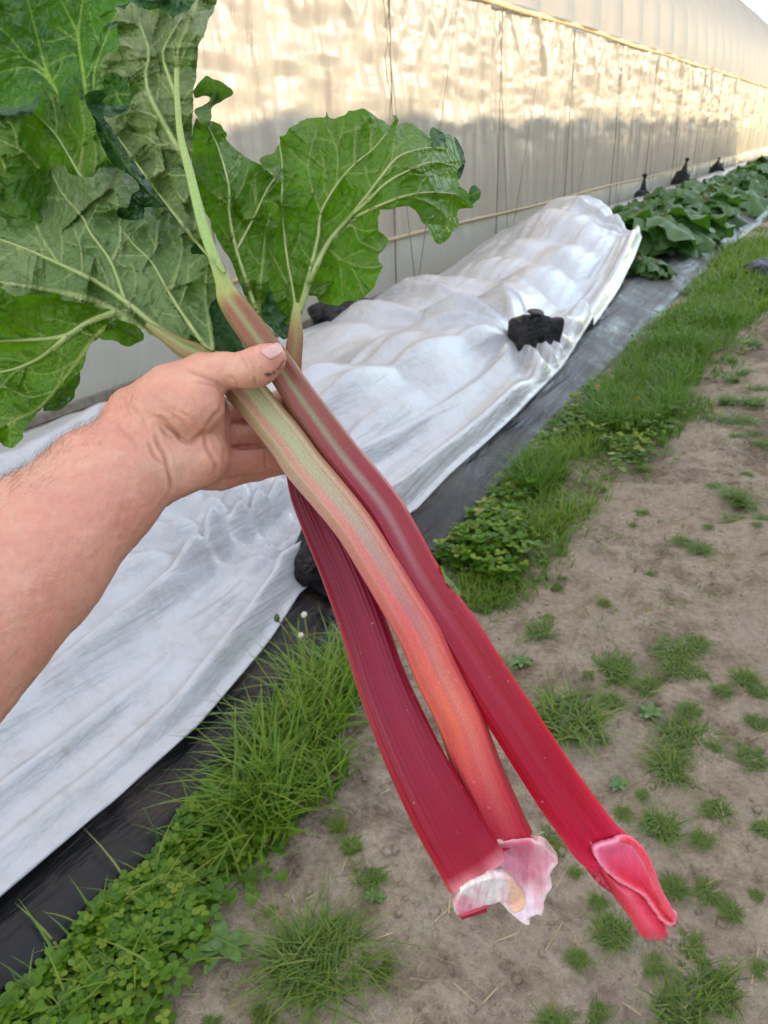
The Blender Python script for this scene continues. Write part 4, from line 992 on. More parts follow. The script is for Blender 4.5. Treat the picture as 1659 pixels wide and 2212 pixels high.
def col_fl(x, y, de):
    t_ = np.clip((y-1812)/150, 0, 1); n = fbm(x*.018, y*.014, 0, 6, 3); n2 = fbm(x*.09-y*.05, y*.03+x*.06, 0, 2, 3)
    wt = np.clip(.50+.65*t_+.35*n+.10*n2-.25*stripe(x-1130-(y-1880)*.3, 20, 30), 0, 1)
    c = mixc(np.broadcast_to(srgb(228, 92, 130), x.shape+(3,)), np.broadcast_to(srgb(245, 222, 236), x.shape+(3,)), wt)
    e = np.exp(-de/3.5)*.6
    return mixc(c, np.broadcast_to(srgb(248, 228, 215), x.shape+(3,)), e)
flap('torn_base', fl_o, z_fl, col_fl, M_FLESH, sE, 3.5, .006, 1.3, 7)

# --- dark back stalk with the right hand leaf
sD = empty('rhubarb_stalk', tuple(P(690, 1120, .485)))
tag(sD, 'darkest wine red rhubarb stalk with a white cut end, its leaf fanning to the right', 'rhubarb stalk')
cD = [(641, 655, .492, 14), (639, 690, .492, 24), (638, 730, .492, 34), (632, 780, .492, 40), (630, 830, .492, 44), (636, 900, .491, 52), (648, 990, .489, 66), (662, 1060, .487, 74), (690, 1125, .484, 84), (733, 1218, .478, 94), (765, 1297, .474, 100), (794, 1378, .470, 104), (820, 1459, .467, 109), (852, 1540, .464, 116), (900, 1648, .461, 126), (958, 1760, .459, 137), (1006, 1842, .458, 142), (1030, 1884, .458, 145)]
def colD(u, x, s):
    base = lerp_table(u, [(0, srgb(165, 180, 105)), (.03, srgb(160, 150, 90)), (.06, srgb(150, 112, 75)), (.12, srgb(140, 90, 65)), (.25, srgb(108, 22, 40)), (.4, srgb(112, 14, 42)), (.7, srgb(132, 12, 46)), (.93, srgb(146, 10, 42)), (.975, srgb(160, 30, 52)), (1, srgb(225, 140, 150))])
    c = mixc(base, lerp_table(u, [(0, srgb(160, 165, 100)), (.35, srgb(128, 32, 54)), (.6, srgb(146, 28, 58)), (1, srgb(146, 16, 44))]), .6*stripe(x, .1, .3))
    return mixc(c, lerp_table(u, [(0, srgb(160, 130, 85)), (.3, srgb(165, 40, 45)), (.6, srgb(190, 40, 45)), (1, srgb(190, 30, 45))]), sstep(.78, 1, -x)*.75+.25*sstep(.8, 1, x))
def profD(u, x, s): return np.where(s > 0, -.10*np.exp(-(x/.6)**2)+.010*np.sin(x*35+2), .02*np.sin(x*22))
stalk_tube('stem', cD, colD, sD, M_STALK, .55, 140, profD)
cu_o = mapp(R6, [(265, 800), (285, 740), (318, 682), (378, 650), (468, 630), (532, 634), (578, 654), (612, 698), (652, 748), (642, 790), (612, 815), (582, 816), (548, 776), (524, 760), (482, 776), (422, 788), (352, 812), (292, 836), (272, 828)])
def z_cu(x, y, de): return .4451+.016*np.clip((y-1897+(x-1060)*.42)/75, 0, 1)+.0003*sstep(0, 10, de)+.0001*fbm(x*.06, y*.06, 0, 2, 3)
def col_cu(x, y, de):
    n = fbm(x*.03, y*.05, 0, 4, 3); st_ = fbm(x*.35+y*.08, y*.02, 0, 9, 2)
    c = mixc(np.broadcast_to(srgb(246, 236, 238), x.shape+(3,)), np.broadcast_to(srgb(232, 140, 165), x.shape+(3,)), np.clip(.02+.55*n+.5*sstep(1915, 1950, y), 0, 1))
    c = c*(1-.22*np.clip(st_, 0, 1))[..., None]
    c = mixc(c, np.broadcast_to(srgb(244, 190, 150), x.shape+(3,)), .8*sstep(1085, 1115, x))
    return mixc(c, np.broadcast_to(srgb(238, 226, 196), x.shape+(3,)), np.exp(-de/1.6)*.25)
flap('cut_end', cu_o, z_cu, col_cu, M_FLESH, sD, 3.5, .006, .6, 8)
lip_o = mapp(R6, [(262, 800), (275, 826), (350, 808), (420, 786), (470, 776), (430, 800), (400, 815), (340, 838), (300, 846), (278, 838)])
flap('cut_lip', lip_o, lambda x, y, de: .4575-.002*np.sqrt(np.clip(de/5, 0, 1)), lambda x, y, de: np.broadcast_to(srgb(214, 70, 95), x.shape+(3,)), M_FLESH, sD, 3, .004, .4, 9)

# ------------------------------------------------------------------ leaves
def V(fn, *ls): return [(mapp(fn, pts), w0, w1) for (pts, w0, w1) in ls]
# right fan leaf of the dark stalk
oD = mapp(R2, [(400,1440),(350,1470),(290,1410),(240,1330),(215,1250),(200,1150),(190,1050),(200,950),(215,850),(235,760),(225,700),(232,640),(215,560),(182,500),(230,470),(280,440),(305,400),(302,362),(290,343),(312,350),(337,343),(360,310),(420,275),(480,248),(545,242),(570,238),(580,210),(588,240),(620,250),(688,240),(710,215),(745,200),(800,193),(850,213),(892,245),(930,268),(957,285),(980,262),(975,235),(992,229),(1010,262),(1000,287),(1060,273),(1110,290),(1145,325),(1175,350),(1200,372),(1225,335),(1260,345),(1310,350),(1350,392),(1372,430),(1388,480),(1400,512),(1385,560),(1368,610),(1380,655),(1420,690),(1430,735),(1455,780),(1400,788),(1365,795),(1362,840),(1370,872),(1330,925),(1290,972),(1258,992),(1222,976),(1200,930),(1185,892),(1152,870),(1130,822),(1092,782),(1040,776),(980,782),(920,792),(870,802),(820,822),(780,837),(740,858),(700,892),(640,952),(600,990),(570,1045),(540,1112),(512,1180),(490,1235),(465,1300),(430,1390)])
vD = V(R2, ([(402,1420),(378,1250),(350,1100),(325,900),(315,750),(320,550),(302,400)],5,1.2), ([(410,1420),(480,1170),(530,960),(550,810),(640,650),(740,530),(850,440),(940,340)],7,1.2), ([(420,1400),(500,1180),(600,980),(720,840),(830,700),(905,600),(1010,480),(1160,430),(1280,430)],10,1.4), ([(740,820),(830,740),(920,650),(1030,580),(1200,510),(1330,530)],5,1.2), ([(760,835),(900,768),(1050,712),(1200,690),(1350,700)],5,1.2), ([(550,815),(500,680),(475,560),(485,450),(520,340)],3,.8), ([(640,650),(648,520),(640,430),(580,290)],2.6,.8), ([(644,440),(670,340),(690,260)],1.8,.7), ([(745,525),(748,400),(756,290)],2,.7), ([(840,445),(842,330),(800,230)],1.8,.7), ([(905,600),(960,560),(975,440),(990,340)],2,.7), ([(1060,715),(1180,745),(1290,830),(1300,930)],2.4,.8), ([(1130,540),(1220,440),(1300,400)],1.8,.7), ([(580,610),(560,480)],1.3,.6),([(395,1330),(300,1140),(220,1000)],2.6,1))
def exD(x, y):
    a, b = R2(1150, 600); r = np.hypot(x-a, y-b)
    return -.030*np.exp(-(r/130)**2)+.02*sstep(330, 560, y)*sstep(900, 700, x)+.035*sstep(880, 1010, x)
leaf('leaf_blade', oD, vD, plane(.490, 640, 670, .008, -.010, exD), M_UNDER2, sD, ruf=.005, seed=11)
leaf('leaf_lobe', mapp(R2, [(720,875),(760,845),(800,828),(870,802),(902,800),(882,870),(890,912),(930,940),(947,972),(930,1012),(900,1052),(893,1100),(917,1130),(882,1200),(870,1232),(830,1290),(780,1325),(700,1337),(650,1363),(590,1356),(530,1337),(522,1310),(475,1306),(470,1260),(500,1180),(540,1090),(600,1000),(660,930)]),
     V(R2, ([(560,1020),(610,1040),(660,1085),(800,1135),(905,1130)],3,1), ([(655,1088),(665,1180),(680,1330)],2,.8), ([(690,900),(740,890),(780,980),(900,1040)],2,.8), ([(720,880),(800,920),(890,910)],2.2,.8), ([(700,1100),(760,1190),(800,1290)],1.4,.6), ([(560,1080),(560,1200),(590,1340)],1.4,.6)),
     plane(.512, 700, 560, .004, .006, lambda x, y: .012*np.cos((x-700)/40)), M_UNDER2, sD, ruf=.006, seed=12)
M_FOLD = M_TOPD
leaf('leaf_fold', mapp(R2, [(1210,308),(1245,322),(1280,350),(1295,385),(1307,430),(1295,438),(1275,400),(1250,396),(1225,428),(1200,425),(1195,400),(1205,370),(1195,350)]), V(R2, ([(1225,420),(1240,360),(1220,315)],1.6,.6)), plane(.478, 940, 300, 0, 0, lambda x, y: -.004*np.cos((x-945)/14)), M_TOPD, sD, sp=3.5, bulge=.001, ruf=.001, seed=13, subs=False)
leaf('leaf_fold', mapp(R2, [(1420,690),(1440,662),(1470,654),(1494,690),(1488,720),(1468,742),(1448,762),(1430,735)]), V(R2, ([(1430,710),(1490,690)],1.4,.6)), plane(.515, 1020, 420, .0, 0, None), M_TOP, sD, sp=3.5, bulge=.001, ruf=.002, seed=14, subs=False)
leaf('leaf_fold', mapp(R2, [(1335,350),(1372,395),(1398,470),(1402,520),(1396,560),(1372,610),(1362,560),(1385,520),(1372,450),(1345,400)]), [], plane(.530, 990, 330, 0, 0, None), M_TOPD, sD, sp=3.5, bulge=.001, ruf=.002, seed=15, subs=False)
leaf('leaf_lobe', mapp(R2, [(190,1400),(225,1250),(300,1380),(370,1450),(366,1520),(345,1556),(312,1562),(275,1510),(230,1480)]), V(R2, ([(330,1550),(250,1400)],1.6,.8)), plane(.500, 600, 690, 0, 0, None), M_TOPD, sD, bulge=.002, ruf=.002, seed=16)

# tall leaf of the right stalk: curled left half, narrow right half, midrib
oB = mapp(R1, [(1340,1640),(1250,1540),(1165,1445),(1035,1285),(935,1150),(800,965),(700,832),(650,745),(618,690),(650,650),(740,640),(772,620),(770,540),(760,492),(720,452),(670,432),(620,452),(590,440),(578,400),(600,360),(640,320),(690,300),(710,262),(705,215),(692,150),(655,172),(640,160),(670,120),(700,92),(680,42),(718,50),(740,60),(760,27),(790,16),(850,45),(900,56),(960,50),(1000,85),(1050,92),(1100,72),(1140,40),(1160,-50),(1275,-60),(1272,50),(1240,110),(1210,200),(1180,280),(1165,370),(1160,460),(1152,530),(1150,620),(1142,720),(1140,800),(1148,900),(1118,1000),(1148,1150),(1222,1350),(1335,1625)])
vB = V(R1, ([(1352,1640),(1230,1310),(1120,1000),(1080,800),(1052,600),(1060,400),(1062,280),(1130,110),(1185,-20)],4.3,3), ([(1105,965),(1000,780),(890,570),(868,450),(882,350),(878,270),(830,140)],8,2.4), ([(1062,620),(1000,450),(968,330),(1000,240),(1080,105)],6.5,2.2), ([(1058,520),(1042,370),(1022,255)],4,1.4), ([(1335,1620),(1170,1440),(1000,1225),(850,1025),(680,785)],5,1.6), ([(1020,835),(985,858),(930,858),(862,812),(760,785)],2.4,.8), ([(985,745),(890,678),(780,660),(670,700)],2.6,.8), ([(870,385),(790,290),(720,250)],2,.8), ([(885,580),(800,480),(720,420)],2,.8),([(1075,640),(1110,560),(1150,520)],2,.8), ([(1068,780),(1110,700),(1145,650)],2,.8), ([(1064,420),(1100,300),(1180,180)],2,.8), ([(1110,1040),(1020,1040),(930,1000)],1.8,.7), ([(1190,1240),(1100,1200),(1040,1130)],1.8,.7))
def exB(x, y):
    s_ = (x-390)-(y-300)*.25   # distance across the midrib
    return .022*np.exp(-((s_+85)/42)**2)*sstep(560, 300, y)+.016*np.cos(s_/26)*sstep(420, 150, y)*.6+.010*sstep(0, 60, s_)
leaf('leaf_blade', oB, vB, plane(.470, 490, 600, 0, -.006, exB), M_UNDER_LIT, sB, ruf=.007, seed=21, bulge=.0035, freq=.06)
# curled rim showing the darker upper side
leaf('leaf_curl', mapp(R1, [(508,570),(545,540),(600,530),(632,560),(612,600),(640,622),(700,632),(760,622),(772,618),(765,655),(720,680),(660,704),(610,690),(575,703),(545,672),(512,622)]), [], plane(.478, 220, 220, 0, 0, lambda x, y: .012*np.cos((y-228)/14)), M_TOPD, sB, sp=3.5, bulge=.001, ruf=.002, seed=22, subs=False)
leaf('leaf_curl', mapp(R1, [(600,482),(620,452),(670,430),(722,450),(760,490),(772,540),(772,620),(700,632),(640,622),(612,600),(632,560)]), V(R1, ([(770,560),(690,560),(620,590)],1.5,.8),([(700,560),(660,500)],1.2,.7),([(690,560),(720,620)],1.2,.7)), plane(.505, 250, 190, 0, 0, lambda x, y: .01*np.cos((x-250)/20)), M_TOP, sB, sp=3.5, bulge=.002, ruf=.002, seed=23, subs=False)
leaf('leaf_curl', mapp(R1, [(640,165),(668,142),(702,130),(690,165),(650,180)]), [], plane(.466, 243, 55, 0, 0, None), M_TOPD, sB, sp=3, bulge=.001, ruf=.001, seed=24, subs=False)
leaf('leaf_curl', mapp(R1, [(680,40),(720,48),(742,58),(765,25),(790,14),(850,44),(905,54),(960,48),(1000,84),(1050,90),(1110,68),(1150,20),(1160,-60),(1000,-60),(930,-40),(800,-20),(740,30),(700,20)]), V(R1, ([(960,-60),(930,40)],1.6,.8)), plane(.490, 330, 10, 0, 0, None), M_TOPD, sB, bulge=.003, ruf=.004, seed=25)
# basal lobe to the right of the midrib
oC = mapp(R2, [(175,1425),(110,1330),(50,1190),(0,1080),(-70,960),(-150,760),(-215,560),(-215,330),(-200,260),(-190,245),(-150,285),(-97,268),(-40,300),(-12,340),(-22,370),(20,415),(90,475),(175,518),(240,548),(295,545),(312,560),(332,600),(327,625),(290,640),(240,690),(230,722),(290,762),(305,800),(300,880),(262,970),(215,1060),(250,1100),(258,1140),(235,1170),(240,1240),(225,1330),(210,1400)])
vC = V(R2, ([(170,1410),(110,1230),(45,1030),(5,820),(0,650),(-60,430),(-120,300)],6,1.3), ([(175,1415),(198,1150),(222,920),(262,780)],4,1.2), ([(48,1030),(150,840),(230,670),(300,580)],4.4,1.2), ([(5,785),(90,640),(115,540)],2.4,.9), ([(150,845),(180,760),(260,740)],1.6,.7), ([(0,650),(60,560),(60,480)],1.6,.7), ([(60,1080),(-40,900),(-120,780)],1.8,.8))
leaf('leaf_lobe', oC, vC, plane(.487, 545, 660, .010, -.006, lambda x, y: .014*np.cos((x-560)/34)*sstep(620, 420, y)+.02*sstep(500, 440, x)), M_UNDER2, sB, ruf=.006, seed=26)
leaf('leaf_curl', mapp(R1, [(1150,545),(1170,500),(1225,450),(1262,465),(1340,500),(1384,550),(1335,590),(1272,630),(1252,660),(1252,716),(1200,740),(1165,682),(1165,650),(1240,610),(1246,582),(1200,570),(1155,578)]), V(R1, ([(1240,600),(1300,540),(1370,550)],1.5,.6)), plane(.496, 455, 220, 0, 0, lambda x, y: .012*np.cos((y-205)/18)), M_UNDER, sB, sp=3.5, bulge=.001, ruf=.002, seed=27, subs=False)
leaf('leaf_fold', mapp(R2, [(175,518),(240,548),(300,530),(328,600),(332,622),(290,630),(262,590),(230,572)]), V(R2, ([(240,570),(320,600)],1.3,.6)), plane(.484, 590, 370, 0, 0, None), M_UNDER, sB, sp=3.5, bulge=.001, ruf=.001, seed=28, subs=False)

# big left leaf of the middle stalk
oE = mapp(R1, [(-60,1000),(0,1000),(60,980),(110,960),(160,965),(220,1000),(246,985),(262,1008),(330,1002),(336,985),(382,980),(405,1030),(480,1052),(560,1040),(600,992),(680,990),(740,1020),(800,1070),(836,1122),(790,1150),(770,1202),(758,1232),(706,1236),(702,1282),(742,1310),(850,1298),(852,1240),(890,1228),(990,1230),(1002,1262),(1040,1290),(1090,1310),(1150,1320),(1206,1380),(1190,1412),(1145,1450),(1132,1500),(1160,1506),(1202,1512),(1262,1560),(1332,1692),(1320,1722),(1272,1772),(1246,1850),(1268,1960),(1274,2100),(1180,2120),(1080,2112),(1000,2050),(850,1962),(690,1890),(500,1805),(300,1775),(100,1760),(-60,1760)])
vE = V(R3, ([(1150,762),(1040,670),(900,560),(740,430),(560,310),(350,210),(150,120),(-40,50)],10,2.2), ([(1100,762),(900,650),(700,505),(500,410),(300,370),(100,332),(-40,318)],12,3), ([(740,420),(660,200),(540,30),(495,-60),(370,-210),(310,-330)],5,1.2), ([(1245,735),(1120,560),(1010,390),(900,200),(800,100),(735,20)],6,1.4), ([(1265,740),(1240,560),(1222,380),(1232,230)],4,1.2), ([(660,200),(712,80),(712,-60),(690,-210)],4,1.1), ([(350,210),(232,20),(195,-150),(180,-330)],4,1.1), ([(1010,395),(1080,150),(1062,0)],2.6,.9), ([(905,205),(932,60),(932,-70)],2.4,.9), ([(1060,480),(1110,330),(1120,200)],2.2,.8), ([(490,270),(480,120),(440,0)],2,.8), ([(365,205),(370,100),(355,0)],1.8,.8), ([(800,400),(805,270),(770,200)],1.6,.7))
def exE(x, y):
    return .016*np.cos((x-60)/48+.4*np.sin(y/40))*sstep(620, 420, y)-.010*np.exp(-((y-(700-.0*x))/60)**2)*sstep(300, 60, x)
leaf('leaf_blade', oE, vE, plane(.476, 430, 760, -.006, -.010, exE), M_UNDER, sE, ruf=.008, seed=31, bulge=.004)
oF = mapp(R3, [(-60,415),(100,398),(300,388),(500,402),(690,520),(650,560),(592,650),(540,692),(522,730),(470,850),(330,980),(250,1072),(220,1100),(150,1190),(132,1242),(76,1306),(20,1290),(0,1265),(-60,1262)])
vF = V(R3, ([(680,500),(520,560),(380,640),(150,662),(-40,672)],9,3), ([(400,640),(250,760),(100,830),(-40,860)],7,2.4), ([(690,520),(560,650),(450,800),(250,1050),(100,1130),(20,1180)],6,2), ([(350,650),(220,620),(120,540)],2.4,.9), ([(130,820),(40,900),(-40,1000)],2.2,.9), ([(330,960),(180,1000),(30,940)],2,.8), ([(470,770),(300,860),(130,850)],2,.8), ([(560,640),(460,600),(440,560)],2,.8),([(100,1130),(60,1200),(60,1280)],1.6,.7))
leaf('leaf_lobe', oF, vF, plane(.500, 100, 800, .0, .004, lambda x, y: .014*np.sin((x*.7+y*.7-500)/45)), M_UNDER2, sE, ruf=.008, seed=32)
leaf('leaf_lobe', mapp(R3, [(250,1075),(340,960),(430,880),(472,848),(470,900),(450,960),(440,1000),(400,1040),(345,1076),(300,1078)]), V(R3, ([(440,880),(330,1000)],1.5,.7)), plane(.525, 140, 850, 0, 0, None), M_TOP, sE, ruf=.003, seed=33)
leaf('leaf_lobe', mapp(R3, [(560,600),(640,545),(700,530),(780,560),(850,610),(852,660),(820,680),(790,690),(760,702),(720,690),(690,672),(640,668),(590,655)]), V(R3, ([(640,600),(760,625),(850,630)],2,.8)), plane(.530, 260, 715, 0, 0, None), M_UNDER2, sE, ruf=.004, seed=34)
leaf('leaf_lobe', mapp(R3, [(1230,480),(1300,470),(1380,560),(1450,700),(1470,760),(1280,770),(1260,700)]), V(R3, ([(1290,745),(1400,735),(1420,700)],1.5,.7)), plane(.498, 490, 715, 0, 0, None), M_TOPD, sE, ruf=.002, seed=35)
# cupped upper part of the left leaf: outside of the near wall and inside of the far wall
oG = mapp(R1, [(-60,640),(0,640),(120,638),(198,612),(215,560),(222,512),(260,496),(300,520),(340,540),(380,512),(410,490),(450,510),(476,558),(482,592),(520,590),(542,662),(602,850),(690,1000),(740,1100),(780,1250),(640,1330),(300,1330),(-60,1180)])
vG = V(R1, ([(500,1080),(470,1030),(330,800),(200,672)],5,1.2), ([(330,805),(335,700),(300,560)],2.8,.9), ([(470,1010),(500,780),(480,625)],3.4,1), ([(230,995),(120,890),(-40,820)],4,1.2), ([(110,880),(80,760),(30,700)],2,.8), ([(560,1050),(570,900),(540,760)],2,.8), ([(30,1000),(0,920)],4,2.5), ([(700,1080),(640,950),(560,780)],2.2,.8))
leaf('leaf_lobe', oG, vG, plane(.540, 120, 330, 0, -.004, lambda x, y: .014*np.cos((x-120)/30)), M_UNDER2, sE, ruf=.006, seed=36)
leaf('leaf_curl', mapp(R1, [(-60,662),(0,642),(120,634),(198,606),(216,560),(232,560),(222,630),(200,668),(150,692),(50,702),(-60,702)]), [], plane(.530, 40, 240, 0, 0, lambda x, y: -.006*np.cos((y-240)/12)), M_TOPD, sE, sp=3.5, bulge=.001, ruf=.002, seed=37, subs=False)
leaf('leaf_lobe', mapp(R1, [(460,560),(700,640),(900,1000),(1150,1000),(1180,1200),(1300,1500),(1360,1700),(1300,1900),(1240,1960),(900,1500),(700,1400),(480,1200),(440,800)]), V(R1, ([(1340,1700),(1100,1350),(800,1050),(560,700)],4,1.5)), plane(.556, 380, 420, .01, -.006, lambda x, y: .012*np.cos((x-380)/30)), M_TOPD, sB, ruf=.004, seed=39)  # dark filler lobe added behind, for the deep shade between the leaves
oA = mapp(R1, [(-80,-80),(1150,-80),(1150,80),(900,120),(760,300),(720,640),(680,900),(560,900),(340,800),(0,800),(-80,800)])
vA = V(R1, ([(340,700),(330,525),(230,390),(150,340),(60,220),(-60,120)],4,2), ([(335,540),(270,400),(230,250),(165,0),(150,-80)],4,2), ([(520,700),(510,560),(480,350),(450,180),(360,0),(330,-80)],5,2.2), ([(480,350),(465,200),(490,0),(500,-80)],4,2), ([(330,525),(250,440),(150,400),(-60,440)],3.4,1.6), ([(270,400),(400,330),(470,330)],1.4,.8), ([(235,250),(330,240),(450,200)],1.3,.7), ([(150,340),(60,340),(-40,380)],1.6,.8), ([(560,600),(560,420),(640,200),(700,60)],3,1.4), ([(500,520),(580,480),(640,470)],1.3,.7))
leaf('leaf_lobe', oA, vA, plane(.575, 150, 120, .0, .004, lambda x, y: .02*np.cos((x-170)/60)*np.cos(y/90)), M_TOP, sE, ruf=.003, seed=38, bulge=-.006, rise=-.0012, crinkle=.003)
# scrap of green leaf stuck to the right stalk
def Z5(x, y): return (603.5+x*.2977, 987.5+y*.2977)
o = leaf('leaf_scrap', mapp(Z5, [(1160,790),(1185,795),(1205,850),(1260,910),(1290,950),(1330,1005),(1300,1000),(1265,975),(1230,930),(1180,895),(1165,860)]), [], plane(.461, 960, 1245, 0, 0, lambda x, y: -.002*np.cos((x-965)/6)), M_UNDER, None, sp=3, bulge=0, ruf=.0006, seed=41, jag=1, subs=False)
tag(o, 'torn scrap of green leaf stuck to the edge of the rightmost stalk', 'leaf scrap')

# ================================================================== ARM AND HAND
def cpt(px, py, z): return np.array([(px-CX)/FPX*z, (py-CY)/FPX*z, z])
HS = .0013
lo = np.array([-.235, -.105, .315]); hi = np.array([-.02, .115, .525])
ax = [np.arange(lo[i], hi[i], HS) for i in range(3)]
PX, PY, PZ = np.meshgrid(*ax, indexing='ij')
PX, PY, PZ = [q.astype(np.float32) for q in (PX, PY, PZ)]
def cone(a, b, ra, rb, sc=1.0, up=None):
    a, b = cpt(*a), cpt(*b); ab = b-a; L2 = ab @ ab
    dx, dy, dz = PX-a[0], PY-a[1], PZ-a[2]
    t = np.clip((dx*ab[0]+dy*ab[1]+dz*ab[2])/L2, 0, 1)
    ex, ey, ez = dx-t*ab[0], dy-t*ab[1], dz-t*ab[2]
    return np.sqrt(ex*ex+ey*ey+(ez*sc)**2)-(ra+(rb-ra)*t)
def smin(a, b, k):
    h = np.clip(.5+.5*(b-a)/k, 0, 1); return b+(a-b)*h-k*h*(1-h)
F = cone((-260, 1492, .345), (60, 1204, .402), .0515, .0410, 1.2)
F = smin(F, cone((60, 1204, .402), (215, 1056, .432), .0410, .0330, 1.22), .008)
F = smin(F, cone((215, 1056, .432), (305, 972, .447), .0335, .0275, 1.3), .010)
F = smin(F, cone((300, 975, .450), (385, 950, .456), .0275, .0255, 1.35), .010)
# palm block
F = smin(F, cone((370, 900, .462), (452, 895, .472), .0185, .0130, 1.1), .010)
F = smin(F, cone((380, 960, .462), (450, 955, .474), .0180, .0130, 1.1), .010)
F = smin(F, cone((380, 1000, .462), (446, 1005, .474), .0160, .0110, 1.1), .010)
# fingers passing behind the stalks
fing = None
for pts in (((448, 882, .474, .0100), (480, 885, .482, .0079), (550, 882, .499, .0079), (612, 872, .508, .0088), (648, 864, .508, .0080)),
            ((450, 940, .475, .0100), (482, 941, .484, .0079), (550, 937, .502, .0081), (625, 922, .512, .0092), (672, 910, .510, .0083)),
            ((446, 998, .475, .0105), (482, 1000, .484, .0092), (550, 994, .500, .0093), (640, 976, .511, .0092), (700, 962, .511, .0082)),
            ((440, 1030, .480, .0085), (480, 1028, .492, .0085), (550, 1012, .508, .0083), (625, 996, .516, .0078), (670, 980, .510, .0070))):
    g = None
    for (x0, y0, z0, r0), (x1, y1, z1, r1) in zip(pts[:-1], pts[1:]):
        q = cone((x0, y0, z0), (x1, y1, z1), r0, r1); g = q if g is None else smin(g, q, .003)
    fing = g if fing is None else smin(fing, g, .0012)
F = smin(F, fing, .003)
# hypothenar, thenar and thumb
F = smin(F, cone((345, 1010, .446), (424, 992, .454), .0215, .0168, 1.15), .006)
F = smin(F, cone((425, 1000, .456), (456, 985, .462), .0125, .0105), .006)
th = cone((300, 905, .450), (372, 868, .447), .0200, .0195, 1.1)
th = smin(th, cone((365, 880, .444), (416, 874, .441), .0200, .0172, 1.1), .008)
th = smin(th, cone((385, 842, .455), (440, 806, .452), .0160, .0115), .008)
th = smin(th, cone((416, 874, .443), (446, 830, .447), .0150, .0100), .008)
F = smin(F, th, .0045)
tb_ = cone((440, 806, .452), (480, 801, .447), .0116, .0103)
tb_ = smin(tb_, cone((480, 801, .447), (532, 798, .443), .0103, .0099), .004)
tb_ = smin(tb_, cone((532, 798, .443), (562, 789, .4415), .0099, .0101), .004)
tb_ = smin(tb_, cone((562, 789, .4415), (587, 774, .4415), .0101, .0086), .005)
F = smin(F, tb_, .004)
def surface_nets(F, h, org):
    nx, ny, nz = F.shape; s = F < 0
    c = np.zeros((nx-1, ny-1, nz-1), np.int8)
    for i in (0, 1):
        for j in (0, 1):
            for k in (0, 1): c += s[i:nx-1+i, j:ny-1+j, k:nz-1+k]
    act = np.argwhere((c > 0) & (c < 8)); idx = -np.ones(c.shape, np.int64); idx[tuple(act.T)] = np.arange(len(act))
    acc = np.zeros((len(act), 3)); cnt = np.zeros(len(act))
    cor = [(i, j, k) for i in (0, 1) for j in (0, 1) for k in (0, 1)]
    for a in cor:
        for d in range(3):
            if a[d]: continue
            b = list(a); b[d] = 1
            fa = F[tuple((act+np.array(a)).T)]; fb = F[tuple((act+np.array(b)).T)]
            m = (fa < 0) != (fb < 0); t = fa/(fa-fb+1e-12)
            p = np.array(a, float)[None]+t[:, None]*(np.array(b)-np.array(a))[None]
            acc[m] += p[m]; cnt[m] += 1
    v = org+h*(act+acc/cnt[:, None])
    faces = []
    for d in range(3):
        e1, e2 = [(1, 2), (2, 0), (0, 1)][d]
        sl = [slice(0, n) for n in F.shape]
        A = [slice(None)]*3; B = [slice(None)]*3; A[d] = slice(0, F.shape[d]-1); B[d] = slice(1, None)
        sa, sb = s[tuple(A)], s[tuple(B)]
        ed = np.argwhere(sa != sb)
        ok = (ed[:, e1] > 0) & (ed[:, e2] > 0) & (ed[:, e1] < F.shape[e1]-1) & (ed[:, e2] < F.shape[e2]-1); ed = ed[ok]
        o1 = np.zeros(3, int); o1[e1] = 1; o2 = np.zeros(3, int); o2[e2] = 1
        q = np.stack([idx[tuple((ed-o1-o2).T)], idx[tuple((ed-o2).T)], idx[tuple(ed.T)], idx[tuple((ed-o1).T)]], 1)
        fl = s[tuple(A)][tuple(ed.T)]
        q[~fl] = q[~fl][:, ::-1]; faces.append(q)
    return v, np.concatenate(faces)
hv, hf = surface_nets(F, HS, lo)
def smooth(v, f, it, w=.5):
    e = np.concatenate([f[:, [0, 1]], f[:, [1, 2]], f[:, [2, 3]], f[:, [3, 0]]]); e = np.vstack([e, e[:, ::-1]])
    deg = np.bincount(e[:, 0], minlength=len(v))[:, None]
    for _ in range(it):
        a = np.stack([np.bincount(e[:, 0], v[e[:, 1], k], len(v)) for k in range(3)], 1)/np.maximum(deg, 1); v = v+(a-v)*w
    return v
def largest(v, f):
    lab = np.arange(len(v))
    while True:
        m = lab[f].min(1); new = lab.copy()
        for k in range(4): np.minimum.at(new, f[:, k], m)
        new = new[new]
        if (new == lab).all(): break
        lab = new
    k = np.bincount(lab).argmax(); keep = lab == k; idx = np.cumsum(keep)-1
    return v[keep], idx[f[keep[f[:, 0]]]]
hv, hf = largest(hv, hf)
hv = smooth(hv, hf, 5)
def vnormals(v, f):
    n = np.cross(v[f[:, 2]]-v[f[:, 0]], v[f[:, 3]]-v[f[:, 1]]); r = np.zeros_like(v)
    for k in range(4):
        for a in range(3): r[:, a] += np.bincount(f[:, k], n[:, a], len(v))
    return r/(np.linalg.norm(r, axis=1)[:, None]+1e-12)
hn = vnormals(hv, hf)
pix = np.stack([hv[:, 0]/hv[:, 2]*FPX+CX, hv[:, 1]/hv[:, 2]*FPX+CY], 1)
front = np.clip(-hn[:, 2]*2, 0, 1)
dsp = np.zeros(len(hv)); crease_c = np.zeros(len(hv))
